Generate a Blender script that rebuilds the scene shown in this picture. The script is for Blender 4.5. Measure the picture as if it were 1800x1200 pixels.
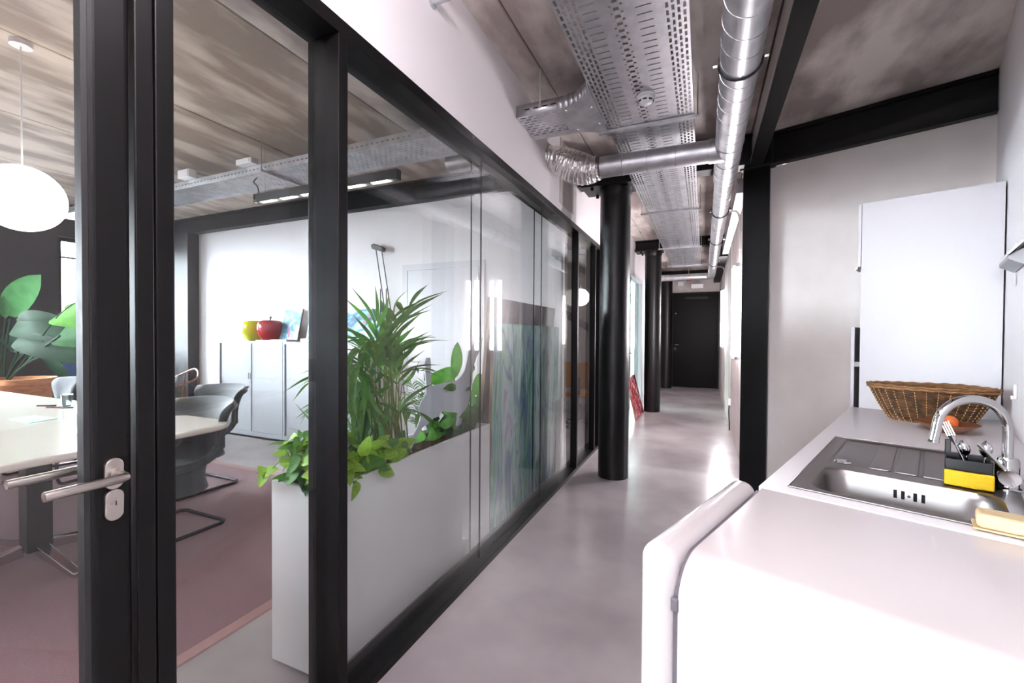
import bpy, math, random
from mathutils import Vector, Matrix
for o in list(bpy.data.objects): bpy.data.objects.remove(o, do_unlink=True)
SC = bpy.context.scene
COL = SC.collection
R = math.radians
PI = math.pi
random.seed(7)

# ------------------------------------------------------------------ camera
CAM_H, FPX = 1.35, 765.0
cd = bpy.data.cameras.new('camera'); cam = bpy.data.objects.new('camera', cd); COL.objects.link(cam)
cd.sensor_fit = 'HORIZONTAL'; cd.sensor_width = 36.0; cd.lens = 36.0 * FPX / 1800.0
cd.clip_start = 0.02
CM = Matrix.Rotation(R(23.75), 3, 'Z') @ Matrix.Rotation(R(90 - 0.85), 3, 'X') @ Matrix.Rotation(R(0.35), 3, 'Z')
cam.matrix_world = Matrix.Translation((0, 0, CAM_H)) @ CM.to_4x4()
SC.camera = cam

# ------------------------------------------------------------------ world, sun, exposure
w = bpy.data.worlds.new('world'); SC.world = w; w.use_nodes = True
w.node_tree.nodes['Background'].inputs[0].default_value = (0.86, 0.93, 1.0, 1)
w.node_tree.nodes['Background'].inputs[1].default_value = 38.0
SC.view_settings.view_transform = 'Standard'; SC.view_settings.look = 'None'
SC.view_settings.gamma = 1.0; SC.view_settings.use_curve_mapping = False
SC.view_settings.exposure = 1.38
SC.cycles.use_denoising = True
SC.cycles.max_bounces = 10; SC.cycles.diffuse_bounces = 5; SC.cycles.glossy_bounces = 4
SC.cycles.transparent_max_bounces = 16
SC.cycles.sample_clamp_indirect = 6.0
SC.cycles.caustics_reflective = False; SC.cycles.caustics_refractive = False

# ------------------------------------------------------------------ helpers: camera rays (used to measure places once)
def ray(x, y): return CM @ Vector(((x - 900) / FPX, (600 - y) / FPX, -1.0))
def atX(x, y, X):
    r = ray(x, y); return Vector((0, 0, CAM_H)) + r * (X / r.x)
def atY(x, y, Y):
    r = ray(x, y); return Vector((0, 0, CAM_H)) + r * (Y / r.y)

# ------------------------------------------------------------------ helpers: materials
def lin(c):
    return tuple(((v / 255) / 12.92 if v / 255 <= 0.04045 else ((v / 255 + 0.055) / 1.055) ** 2.4) for v in c) + (1,)
MATS = {}
def mat(name, col, rough=0.5, metal=0.0, emit=None, spec=0.5, coat=0.0, noise=None, bump=None, stretch=(1, 1, 1), coords='Object', sheen=0.0, col2=None, nscale=5.0, detail=6.0, lo=0.35, hi=0.65, rvar=0.0, trans=0.0):
    """principled material; col2 + nscale gives a noise-driven two-tone, bump=(scale, strength)"""
    m = bpy.data.materials.new(name); m.use_nodes = True; MATS[name] = m
    nt = m.node_tree; b = nt.nodes['Principled BSDF']
    b.inputs['Base Color'].default_value = lin(col); b.inputs['Roughness'].default_value = rough
    b.inputs['Metallic'].default_value = metal; b.inputs['Specular IOR Level'].default_value = spec
    b.inputs['Coat Weight'].default_value = coat; b.inputs['Sheen Weight'].default_value = sheen
    if emit: b.inputs['Emission Color'].default_value = lin(emit[0]); b.inputs['Emission Strength'].default_value = emit[1]
    if col2 or bump or rvar:
        tc = nt.nodes.new('ShaderNodeTexCoord'); mp = nt.nodes.new('ShaderNodeMapping'); mp.inputs['Scale'].default_value = stretch
        if coords == 'World':
            g = nt.nodes.new('ShaderNodeNewGeometry'); nt.links.new(g.outputs['Position'], mp.inputs['Vector'])
        else: nt.links.new(tc.outputs[coords], mp.inputs['Vector'])
        n = nt.nodes.new('ShaderNodeTexNoise'); n.inputs['Scale'].default_value = nscale; n.inputs['Detail'].default_value = detail
        nt.links.new(mp.outputs[0], n.inputs['Vector'])
    if col2:
        r = nt.nodes.new('ShaderNodeValToRGB'); r.color_ramp.elements[0].position = lo; r.color_ramp.elements[1].position = hi
        r.color_ramp.elements[0].color = lin(col); r.color_ramp.elements[1].color = lin(col2)
        nt.links.new(n.outputs['Fac'], r.inputs[0]); nt.links.new(r.outputs[0], b.inputs['Base Color'])
    if rvar:
        mr = nt.nodes.new('ShaderNodeMapRange'); mr.inputs['From Min'].default_value = 0.3; mr.inputs['From Max'].default_value = 0.7
        mr.inputs['To Min'].default_value = rough - rvar; mr.inputs['To Max'].default_value = rough + rvar
        nt.links.new(n.outputs['Fac'], mr.inputs['Value']); nt.links.new(mr.outputs[0], b.inputs['Roughness'])
    if bump:
        n2 = nt.nodes.new('ShaderNodeTexNoise'); n2.inputs['Scale'].default_value = bump[0]; n2.inputs['Detail'].default_value = 5
        nt.links.new(mp.outputs[0], n2.inputs['Vector'])
        bp = nt.nodes.new('ShaderNodeBump'); bp.inputs['Strength'].default_value = bump[1]; bp.inputs['Distance'].default_value = 0.01
        nt.links.new(n2.outputs['Fac'], bp.inputs['Height']); nt.links.new(bp.outputs[0], b.inputs['Normal'])
    if trans:
        b.inputs['Transmission Weight'].default_value = trans
    return m

def paint_mat(name, stops, scale=(1, 1, 1), nscale=3.0, dist=0.0, coat=0.2, rough=0.45, detail=4):
    """abstract brushwork: stretched, distorted noise through a many-colour ramp"""
    m = bpy.data.materials.new(name); m.use_nodes = True; MATS[name] = m
    nt = m.node_tree; b = nt.nodes['Principled BSDF']; b.inputs['Roughness'].default_value = rough; b.inputs['Coat Weight'].default_value = coat
    tc = nt.nodes.new('ShaderNodeTexCoord'); mp = nt.nodes.new('ShaderNodeMapping'); mp.inputs['Scale'].default_value = scale
    nt.links.new(tc.outputs['Object'], mp.inputs[0])
    n = nt.nodes.new('ShaderNodeTexNoise'); n.inputs['Scale'].default_value = nscale; n.inputs['Detail'].default_value = detail; n.inputs['Distortion'].default_value = dist
    nt.links.new(mp.outputs[0], n.inputs['Vector'])
    r = nt.nodes.new('ShaderNodeValToRGB'); cr = r.color_ramp
    cr.elements[0].position = stops[0][0]; cr.elements[0].color = lin(stops[0][1])
    cr.elements[1].position = stops[-1][0]; cr.elements[1].color = lin(stops[-1][1])
    for p, c in stops[1:-1]:
        e = cr.elements.new(p); e.color = lin(c)
    nt.links.new(n.outputs['Fac'], r.inputs[0]); nt.links.new(r.outputs[0], b.inputs['Base Color'])
    return m

def glass_mat(name, tint, refl=1.0, ior=1.5):
    m = bpy.data.materials.new(name); m.use_nodes = True; MATS[name] = m
    nt = m.node_tree; nt.nodes.remove(nt.nodes['Principled BSDF']); out = nt.nodes['Material Output']
    t = nt.nodes.new('ShaderNodeBsdfTransparent'); t.inputs[0].default_value = lin(tint)
    g = nt.nodes.new('ShaderNodeBsdfGlossy'); g.inputs['Roughness'].default_value = 0.0; g.inputs[0].default_value = (refl, refl, refl, 1)
    f = nt.nodes.new('ShaderNodeFresnel'); gm = nt.nodes.new('ShaderNodeNewGeometry')   # the pane is thin: same reflectance leaving as entering
    mr = nt.nodes.new('ShaderNodeMapRange'); mr.inputs['To Min'].default_value = ior; mr.inputs['To Max'].default_value = 1 / ior
    nt.links.new(gm.outputs['Backfacing'], mr.inputs['Value']); nt.links.new(mr.outputs[0], f.inputs[0])
    mx = nt.nodes.new('ShaderNodeMixShader')
    nt.links.new(f.outputs[0], mx.inputs[0]); nt.links.new(t.outputs[0], mx.inputs[1]); nt.links.new(g.outputs[0], mx.inputs[2])
    nt.links.new(mx.outputs[0], out.inputs[0])
    return m

def emit_mat(name, col, s):
    m = bpy.data.materials.new(name); m.use_nodes = True; MATS[name] = m
    nt = m.node_tree; nt.nodes.remove(nt.nodes['Principled BSDF'])
    e = nt.nodes.new('ShaderNodeEmission'); e.inputs[0].default_value = lin(col); e.inputs[1].default_value = s
    nt.links.new(e.outputs[0], nt.nodes['Material Output'].inputs[0])
    return m

# ------------------------------------------------------------------ helpers: mesh building
KA = R(-20.2)                                   # the kitchen corner is turned against the corridor
FR = {'W': Matrix.Identity(4), 'K': Matrix.Rotation(KA, 4, 'Z')}
class MB:
    def __init__(s, frame='W'): s.v = []; s.f = []; s.frame = frame
    def add(s, vs, fs):
        o = len(s.v); s.v += [Vector(p) for p in vs]; s.f += [tuple(i + o for i in f) for f in fs]; return s
    def box(s, x0, x1, y0, y1, z0, z1):
        return s.add([(x, y, z) for z in (z0, z1) for y in (y0, y1) for x in (x0, x1)],
                     [(0, 2, 3, 1), (4, 5, 7, 6), (0, 1, 5, 4), (2, 6, 7, 3), (0, 4, 6, 2), (1, 3, 7, 5)])
    def quad(s, a, b, c, d): return s.add([a, b, c, d], [(0, 1, 2, 3)])
    def prism(s, poly, axis, a, b):
        """2-D outline pushed along an axis: x -> (y, z), y -> (x, z), z -> (x, y)"""
        def p(u, w, t): return {'x': (t, u, w), 'y': (u, t, w), 'z': (u, w, t)}[axis]
        n = len(poly); vs = [p(u, w, a) for u, w in poly] + [p(u, w, b) for u, w in poly]
        fs = [tuple(range(n)), tuple(range(2 * n - 1, n - 1, -1))] + [(i, i + n, (i + 1) % n + n, (i + 1) % n) for i in range(n)]
        return s.add(vs, fs)
    def tube(s, pts, r, n=12, cap=True, closed=False):
        pts = [Vector(p) for p in pts]; rs = r if isinstance(r, (list, tuple)) else [r] * len(pts)
        N = len(pts); vs = []; up = None
        for i, p in enumerate(pts):
            if closed: t = pts[(i + 1) % N] - pts[i - 1]
            else: t = pts[min(i + 1, N - 1)] - pts[max(i - 1, 0)]
            t.normalize()
            if up is None:
                up = Vector((0, 0, 1)) if abs(t.z) < 0.9 else Vector((1, 0, 0))
            up = (up - t * up.dot(t)); up.normalize(); bi = t.cross(up)
            for k in range(n):
                a = 2 * PI * k / n; vs.append(p + (up * math.cos(a) + bi * math.sin(a)) * rs[i])
        fs = []
        for i in range(N if closed else N - 1):
            j = (i + 1) % N
            for k in range(n):
                fs.append((i * n + k, i * n + (k + 1) % n, j * n + (k + 1) % n, j * n + k))
        if cap and not closed: fs += [tuple(range(n - 1, -1, -1)), tuple((N - 1) * n + k for k in range(n))]
        return s.add(vs, fs)
    def lathe(s, prof, n=24, c=(0, 0, 0), sx=1.0, sy=1.0):
        vs = []; fs = []
        for r, z in prof:
            for k in range(n):
                a = 2 * PI * k / n; vs.append((c[0] + max(r, 1e-4) * sx * math.cos(a), c[1] + max(r, 1e-4) * sy * math.sin(a), c[2] + z))
        for i in range(len(prof) - 1):
            for k in range(n): fs.append((i * n + k, i * n + (k + 1) % n, (i + 1) * n + (k + 1) % n, (i + 1) * n + k))
        return s.add(vs, fs)
    def grid(s, fn, nu, nv, wrap=False):
        vs = [fn(i / (nu if wrap else nu), j / nv) for j in range(nv + 1) for i in range(nu if wrap else nu + 1)]
        W = nu if wrap else nu + 1; fs = []
        for j in range(nv):
            for i in range(nu):
                i2 = (i + 1) % W if wrap else i + 1
                fs.append((j * W + i, j * W + i2, (j + 1) * W + i2, (j + 1) * W + i))
        return s.add(vs, fs)
    def build(s, name, m, parent=None, loc=(0, 0, 0), smooth=False, bev=0.0, seg=2, solid=0.0, sub=0, angle=35):
        F = FR[s.frame]
        base = ROOTM[parent.name] if parent is not None else F @ Matrix.Translation(loc)
        T = base.inverted() @ F
        me = bpy.data.meshes.new(name); me.from_pydata([T @ v for v in s.v], [], s.f); me.update()
        me.materials.append(MATS[m] if isinstance(m, str) else m)
        if smooth:
            for p in me.polygons: p.use_smooth = True
            me.set_sharp_from_angle(angle=R(angle))
        o = bpy.data.objects.new(name, me); COL.objects.link(o)
        if parent is not None: o.parent = parent
        else: o.matrix_world = base
        ROOTM[o.name] = base
        if sub:
            d = o.modifiers.new('sub', 'SUBSURF'); d.levels = d.render_levels = sub
        if solid:
            d = o.modifiers.new('solid', 'SOLIDIFY'); d.thickness = solid; d.offset = 0
        if bev:
            d = o.modifiers.new('bev', 'BEVEL'); d.width = bev; d.segments = seg; d.limit_method = 'ANGLE'; d.angle_limit = R(30)
        return o
ROOTM = {}
def thing(name, label=None, cat=None, loc=(0, 0, 0), frame='W', group=None, kind=None):
    o = bpy.data.objects.new(name, None); COL.objects.link(o)
    o.empty_display_size = 0.1
    m = FR[frame] @ Matrix.Translation(loc); o.matrix_world = m; ROOTM[o.name] = m
    return tag(o, label, cat, group, kind)
def tag(o, label=None, cat=None, group=None, kind=None):
    if label: o['label'] = label
    if cat: o['category'] = cat
    if group: o['group'] = group
    if kind: o['kind'] = kind
    return o
def struct(o, label=None): return tag(o, label, None, None, 'structure')
def copy_tree(o, parent=None):
    c = o.copy(); COL.objects.link(c); c.parent = parent
    for ch in list(o.children): copy_tree(ch, c)
    return c
def place(o, loc, rz=0.0, sc=1.0):
    o.matrix_world = Matrix.Translation(loc) @ Matrix.Rotation(rz, 4, 'Z') @ Matrix.Scale(sc, 4)
    ROOTM[o.name] = o.matrix_world.copy()

# ------------------------------------------------------------------ materials
mat('white_paint', (236, 232, 234), 0.75, bump=(60, 0.04))
mat('wall_plaster', (243, 235, 232), 0.8, col2=(228, 218, 213), nscale=1.6, lo=0.42, hi=0.72, coords='World', bump=(25, 0.06))
mat('concrete_wall', (205, 199, 196), 0.7, col2=(182, 172, 168), nscale=2.2, lo=0.42, hi=0.75, coords='World', bump=(18, 0.08))
mat('concrete_plank', (150, 134, 122), 0.8, col2=(206, 192, 180), nscale=2.4, detail=12, lo=0.42, hi=0.60, stretch=(2.0, 0.6, 1), coords='World', bump=(14, 0.25))
mat('concrete_grey', (162, 150, 145), 0.8, col2=(234, 225, 218), nscale=1.8, detail=12, lo=0.42, hi=0.62, stretch=(1.6, 0.7, 1), coords='World', bump=(14, 0.25))
mat('street_asphalt', (104, 104, 106), 0.9)
mat('roof_dark', (70, 66, 62), 0.9)
mat('floor_concrete', (154, 146, 150), 0.22, col2=(192, 185, 186), nscale=1.1, detail=9, lo=0.34, hi=0.68, coords='World', spec=0.5)
mat('black_frame', (12, 11, 12), 0.40, spec=0.18)
mat('black_steel', (14, 13, 14), 0.45, spec=0.25, bump=(40, 0.05))
mat('black_column', (11, 10, 12), 0.36, spec=0.35, bump=(6, 0.03))
mat('black_wall', (30, 27, 31), 0.6)
mat('galvanised', (206, 206, 210), 0.36, metal=0.85, col2=(184, 185, 190), nscale=9, rvar=0.06, lo=0.4, hi=0.6)
mat('galvanised_seam', (225, 226, 228), 0.2, metal=1.0)
mat('foil', (232, 229, 228), 0.24, metal=0.95, bump=(38, 0.9))
mat('black_door', (7, 6, 7), 0.45, spec=0.1)
mat('rubber_dark', (28, 28, 30), 0.5)
glass_mat('clear_glass', (253, 254, 254), refl=0.6)
glass_mat('green_glass', (196, 208, 203), refl=.6)
mat('stainless_brushed', (190, 183, 178), 0.32, metal=1.0, stretch=(1, 1, 8), bump=(120, 0.06))
mat('stainless_sink', (140, 136, 136), 0.34, metal=1.0)
mat('chrome', (225, 226, 228), 0.06, metal=1.0)
mat('dark_slot', (8, 8, 8), 0.6)
mat('white_laminate', (216, 214, 219), 0.35)
mat('counter_laminate', (246, 244, 247), 0.3)
mat('white_enamel', (206, 200, 200), 0.16, coat=0.6)
mat('gasket_grey', (96, 90, 98), 0.6)
mat('cabinet_grey', (180, 185, 193), 0.42)
mat('cabinet_front', (186, 189, 193), 0.5)
mat('carpet_mauve', (142, 100, 106), 0.95, col2=(122, 84, 90), nscale=220, lo=0.4, hi=0.6, bump=(400, 0.4), sheen=0.3)
mat('carpet_border', (182, 144, 142), 0.9, bump=(300, 0.3))
mat('table_white', (242, 236, 226), 0.12, coat=0.5)
mat('chair_fabric', (66, 70, 74), 0.75, sheen=0.3, bump=(260, 0.15))
mat('tube_dark', (60, 58, 62), 0.22, metal=1.0)
mat('lamp_black', (22, 23, 24), 0.4)
emit_mat('lamp_glow', (255, 246, 238), 27.0)
emit_mat('tube_glow', (255, 247, 251), 84.0)
emit_mat('globe_glow', (255, 246, 234), 6.0)
mat('planter_white', (248, 247, 247), 0.45, bump=(80, 0.03))
mat('soil', (58, 38, 28), 0.95, col2=(96, 68, 50), nscale=60, bump=(90, 0.9))
def leafm(n, a, b, ns=9):
    m = mat(n, a, 0.6, col2=b, nscale=ns, lo=0.35, hi=0.65, spec=0.1)
    nt = m.node_tree; bs = nt.nodes['Principled BSDF']; tr_ = nt.nodes.new('ShaderNodeBsdfTranslucent'); mx = nt.nodes.new('ShaderNodeMixShader'); mx.inputs[0].default_value = 0.35
    nt.links.new(bs.inputs['Base Color'].links[0].from_socket, tr_.inputs[0])
    nt.links.new(bs.outputs[0], mx.inputs[1]); nt.links.new(tr_.outputs[0], mx.inputs[2]); nt.links.new(mx.outputs[0], nt.nodes['Material Output'].inputs[0])
    return m
leafm('leaf_palm', (76, 118, 52), (104, 144, 70)); leafm('leaf_lime', (164, 198, 76), (132, 176, 60))
leafm('leaf_mid', (78, 132, 52), (98, 150, 66)); leafm('leaf_dark', (44, 88, 48), (60, 106, 60))
leafm('leaf_feather', (96, 150, 80), (70, 120, 58)); leafm('leaf_grey', (20, 44, 28), (34, 62, 42), 6)
leafm('stem_green', (150, 160, 90), (110, 134, 66)); mat('stem_brown', (96, 76, 48), 0.7)
mat('cutout_white', (212, 216, 226), 0.5)
mat('terracotta', (206, 150, 104), 0.8, col2=(178, 118, 78), nscale=12, bump=(30, 0.1), stretch=(1, 1, 5))
mat('apple_red', (160, 26, 36), 0.14, coat=0.8); mat('apple_yellow', (206, 206, 20), 0.14, coat=0.8)
mat('paper_white', (240, 238, 234), 0.8); mat('book_brown', (178, 160, 146), 0.7); mat('book_grey', (110, 120, 130), 0.6)
paint_mat('art_blue', [(0.28, (40, 66, 104)), (0.40, (64, 130, 168)), (0.48, (112, 178, 204)), (0.56, (176, 204, 216)), (0.63, (226, 230, 234)), (0.72, (120, 160, 190))], (1.5, 1, 2.2), 2.6, 1.8)
mat('art_pink', (226, 96, 150), 0.5)
paint_mat('art_green', [(0.24, (16, 66, 48)), (0.36, (70, 150, 122)), (0.44, (140, 200, 172)), (0.50, (84, 108, 166)), (0.56, (150, 204, 178)), (0.66, (190, 204, 226)), (0.76, (130, 112, 120))], (1, 5.0, 0.9), 1.5, 1.0)
paint_mat('art_dusk', [(0.3, (96, 84, 96)), (0.5, (140, 128, 138)), (0.7, (176, 158, 160))], (1, 3, 1), 2.0, 0.6)
paint_mat('art_red', [(0.3, (96, 30, 44)), (0.44, (190, 60, 78)), (0.55, (220, 110, 118)), (0.66, (226, 190, 200)), (0.75, (150, 44, 60))], (1, 1, 1), 7.0, 1.0, coat=0.6, rough=0.25)
mat('canvas_edge', (150, 124, 100), 0.8)
mat('wicker', (104, 70, 40), 0.7, col2=(66, 42, 22), nscale=30, lo=0.4, hi=0.6, bump=(60, 0.2)); mat('wicker_light', (150, 108, 68), 0.7, col2=(116, 80, 46), nscale=40)
mat('wicker_stake', (214, 176, 130), 0.7)
mat('bowl_wood', (122, 74, 42), 0.35, col2=(150, 94, 56), nscale=8, stretch=(1, 6, 1), coat=0.3)
mat('orange_peel', (236, 120, 60), 0.45, bump=(200, 0.2))
mat('plastic_black', (14, 14, 16), 0.35, spec=0.3); mat('sponge_yellow', (210, 172, 12), 0.7, bump=(120, 0.3)); mat('sponge_green', (40, 70, 52), 0.9)
mat('soap', (198, 174, 132), 0.5, col2=(212, 192, 154), nscale=6, bump=(30, 0.3)); mat('brush_wood', (70, 40, 30), 0.6)
mat('plastic_white', (236, 236, 238), 0.4); mat('alarm_red', (214, 40, 26), 0.4)
mat('plastic_grey', (176, 178, 182), 0.5); mat('conduit', (176, 172, 170), 0.4)
mat('window_blue', (70, 110, 170), 0.25); mat('bentwood', (120, 74, 48), 0.4); mat('orange_fabric', (238, 158, 48), 0.7)
mat('glass_tumbler', (225, 240, 238), 0.05, trans=1.0); mat('paper_blue', (150, 220, 226), 0.5); mat('pen_red', (90, 30, 36), 0.4)
mat('text_dark', (60, 60, 64), 0.6)
mat('white_plaster_patch', (178, 170, 168), 0.8, col2=(196, 188, 186), nscale=4, coords='World')

# ------------------------------------------------------------------ the setting: floor, ceiling
CZ = 3.06
GX = -1.14                                     # corridor face of the glass partition
YB = 4.12                                      # back wall of the meeting room
struct(MB().box(-8.3, 4.6, -6.0, 13.2, -0.12, 0.0).build('floor', 'floor_concrete'))
struct(MB().box(-60, 60, -60, 60, -0.5, -0.3).build('ground', 'street_asphalt'))  # unseen outdoor plane added to cut sky light from below
ce = struct(thing('ceiling', loc=(0, 0, CZ)))
MB().box(-8.3, 4.6, -6.0, 13.2, CZ + 0.10, CZ + 0.22).build('roof_deck', 'roof_dark', ce)
xs = [-8.3] + [-0.98 - 1.335 * k for k in range(5, -1, -1)] + [0.355, 1.69, 3.025, 4.6]
for i in range(len(xs) - 1):
    for (y0, y1) in ((-6.0, 0.16), (0.16, 4.16), (4.16, 8.18), (8.18, 13.2)):
        MB().box(xs[i] + .004, xs[i + 1] - .004, y0 + .002, y1 - .002, CZ, CZ + 0.11).build('plank', 'concrete_plank' if xs[i + 1] < -1.2 else 'concrete_grey', ce, bev=.008)

# ------------------------------------------------------------------ the setting: walls
WX = -1.155
wl = struct(thing('wall_left', loc=(WX, 0, 2.42)))
MB().box(-1.28, WX, -6.0, 5.22, 2.425, CZ).build('upper_wall', 'white_paint', wl)
MB().box(-1.28, WX, 5.22, 7.45, 0, CZ).build('wall_section', 'white_paint', wl)
MB().box(-1.28, WX, 7.45, 9.22, 2.47, CZ).build('wall_section', 'white_paint', wl)
MB().box(-1.28, WX, 9.22, 12.45, 0, CZ).build('wall_section', 'white_paint', wl)
MB().box(WX, WX + .006, 3.63, 4.06, 2.50, CZ).build('concrete_patch', 'white_plaster_patch', wl)
struct(MB().box(-7.8, -1.285, YB, YB + 0.1, 0, CZ).build('wall_back', 'white_paint', loc=(-4.5, YB, 0)))
struct(MB().box(-7.9, -1.285, -3.1, -3.0, 0, CZ).build('wall_front', 'white_paint', loc=(-4.5, -3, 0)))
# dark window wall of the meeting room with one seen and one added opening
FX = -7.8
wf = struct(thing('wall_facade', loc=(FX, 0, 0)))
for (y0, y1, z0, z1) in ((-3.0, -1.2, 0, CZ), (-1.2, 1.7, 2.75, CZ), (-1.2, 1.7, 0, 0.9), (1.7, 2.86, 0, CZ), (2.86, 3.72, 2.62, CZ), (2.86, 3.72, 0, 0.12), (3.72, 4.22, 0, CZ)):
    MB().box(FX - .2, FX, y0, y1, z0, z1).build('wall_section', 'black_wall', wf)
MB().box(FX, -6.98, 3.96, YB, 0, 2.83).build('corner_casing', 'black_wall', wf)
def window(name, y0, y1, z0, z1, zt, blue):
    o = struct(thing(name, loc=(FX - .1, y0, z0)))
    b = MB()
    for a in ((y0, y0 + .05, z0, z1), (y1 - .05, y1, z0, z1), (y0, y1, z0, z0 + .05), (y0, y1, z1 - .05, z1)): b.box(FX - .14, FX - .07, *a)
    b.build('window_frame', 'black_frame', o)
    for z in zt: MB().box(FX - .125, FX - .085, y0 + .05, y1 - .05, z - .012, z + .012).build('transom', 'book_grey', o)
    MB().box(FX - .108, FX - .102, y0 + .05, y1 - .05, z0 + .05, z1 - .05).build('pane', 'clear_glass', o)
    if blue: MB().box(FX - .16, FX - .15, y0 + .05, y1 - .05, z0 + .05, blue).build('spandrel_panel', 'window_blue', o)  # added blue panel standing in for the building or balcony outside
window('window_1', 2.86, 3.72, 0.12, 2.62, (2.36, 1.48), 1.08)
window('window_2', -1.2, 1.7, 0.9, 2.75, (2.3,), None)  # unseen opening, added and sized to let more daylight in
# kitchen corner
KW = 0.285
kwall = struct(MB('K').box(KW, KW + .12, -1.0, 4.45, 0, CZ).build('wall_kitchen', 'white_paint', loc=(KW, 2, 0)))
ke = struct(thing('wall_kitchen_end', loc=(-0.4, 4.2, 0), frame='K'))
MB('K').box(-0.86, KW, 4.20, 4.36, 0, 2.80).build('wall_section', 'wall_plaster', ke)
MB('K').box(-1.028, -0.86, 4.235, 4.36, 0, 2.80).build('wall_section', 'wall_plaster', ke)
MB('K').box(-0.90, KW, 4.22, 4.36, 2.80, CZ).build('wall_section', 'wall_plaster', ke)
# corridor, right side and end
struct(MB().box(0.37, 0.52, 4.66, 12.6, 0, CZ).build('wall_right', 'concrete_wall', loc=(0.37, 8, 0)))
struct(MB().box(-1.28, 0.52, 12.45, 12.6, 0, CZ).build('wall_end', 'concrete_wall', loc=(-.4, 12.45, 0)))
struct(MB().box(-6.2, -1.285, 8.5, 8.6, 0, CZ).build('wall_office', 'white_paint', loc=(-3.6, 8.5, 0)))
struct(MB().box(-6.3, -6.2, YB + .1, 8.6, 0, CZ).build('wall_office_side', 'white_paint', loc=(-6.2, 6, 0)))
# entrance hall behind the camera
struct(MB().box(-1.28, 4.5, -5.26, -5.14, 0, CZ).build('wall_entrance_front', 'white_paint', loc=(1.6, -5.2, 0)))
struct(MB().box(4.5, 4.6, -5.2, 4.3, 0, CZ).build('wall_entrance', 'white_paint', loc=(4.5, -1, 0)))

# ------------------------------------------------------------------ flush white door in the back wall
d2 = struct(thing('door_2', loc=(-2.66, YB, 0)))
MB().box(-3.125, -2.205, YB - .012, YB, 0.006, 2.075).build('door_leaf', 'white_laminate', d2)
b = MB()
for a in ((-3.20, -3.131, 0, 2.15), (-2.199, -2.13, 0, 2.15), (-3.131, -2.199, 2.081, 2.15)): b.box(a[0], a[1], YB - .013, YB, a[2], a[3])
b.build('door_frame', 'white_laminate', d2)
for z in (0.25, 1.93): MB().tube([(-2.202, YB - .018, z - .05), (-2.202, YB - .018, z + .05)], .008, 8).build('hinge', 'stainless_brushed', d2, smooth=True)
MB().tube([(-3.05, YB - .01, 1.04), (-3.05, YB - .06, 1.04), (-2.93, YB - .06, 1.04)], .009, 10).build('handle', 'stainless_brushed', d2, smooth=True)

# ------------------------------------------------------------------ steel: beams, columns, post
def ibeam_x(x0, x1, yc, w, z0, z1, label, name='steel_beam'):
    t = thing(name, label, 'beam', ((x0 + x1) / 2, yc, z0), group='black crossbeams over the columns')
    h = w / 2
    MB().box(x0, x1, yc - h, yc + h, z0, z0 + .018).build('flange', 'black_steel', t)
    MB().box(x0, x1, yc - h, yc + h, z1 - .018, z1).build('flange', 'black_steel', t)
    MB().box(x0, x1, yc - .012, yc + .012, z0 + .018, z1 - .018).build('web', 'black_steel', t)
def ibeam_box(x0, x1, y0, y1, z0, z1, label):
    t = thing('steel_beam', label, 'beam', ((x0 + x1) / 2, y0, z0))
    MB().box(x0, x1, y0, y1, z0, z0 + .02).build('flange', 'black_steel', t)
    MB().box(x0, x1, y0, y1, z1 - .02, z1).build('flange', 'black_steel', t)
    MB().box(x0, x1, y0 + .03, y1 - .03, z0 + .02, z1 - .02).build('web', 'black_steel', t)
ibeam_box(-7.8, -1.29, 4.0, YB - .002, 2.835, CZ - .002, 'black steel beam along the top of the meeting room wall')
ibeam_x(-1.15, 0.36, 4.26, .16, 2.802, CZ - .002, 'black steel crossbeam on the nearest round column')
ibeam_x(-1.15, 0.36, 8.2, .16, 2.90, CZ - .002, 'black steel crossbeam on the middle round column')
ibeam_x(-1.15, 0.36, 12.3, .16, 2.90, CZ - .002, 'black steel crossbeam above the black end door')
t = thing('steel_beam', 'black steel beam running along the ceiling beside the big round duct', 'beam', (.42, 2, 2.80))
MB().box(.345, .442, 0.6, 4.36, 2.80, 2.822).build('flange', 'black_steel', t)
MB().box(.346, .352, 0.6, 4.36, 2.822, 2.85).build('flange_lip', 'galvanised', t)
MB().box(.36, .440, 0.6, 4.36, 2.822, CZ - .002).build('concrete_casing', 'concrete_wall', t)
t = thing('steel_beam', 'black steel beam above the white tall cabinet, sloping across the kitchen end wall', 'beam', (-.4, 4.15, 2.79), frame='K')
MB('K').box(-1.06, KW - .002, 4.13, 4.196, 2.79, 2.812).build('flange', 'black_steel', t)
MB('K').box(-1.06, KW - .002, 4.13, 4.196, CZ - .03, CZ - .004).build('flange', 'black_steel', t)
MB('K').box(-1.06, KW - .002, 4.165, 4.196, 2.812, CZ - .03).build('web', 'black_steel', t)
# H post at the kitchen corner
t = thing('steel_post', 'black steel H-post between the corridor and the kitchen corner', 'post', (-1.1, 4.3, 0), frame='K')
MB('K').box(-1.205, -1.195 + .195, 4.15, 4.17, 0, 2.79).build('flange', 'black_frame', t)
MB('K').box(-1.205, -1.195 + .195, 4.43, 4.45, 0, 2.79).build('flange', 'black_frame', t)
MB('K').box(-1.16, -1.03, 4.17, 4.43, 0, 2.79).build('web', 'black_frame', t)
MB('K').box(-1.23, -.97, 4.12, 4.46, 2.79, CZ - .004).build('head_plate', 'black_steel', t, bev=.01)
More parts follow.
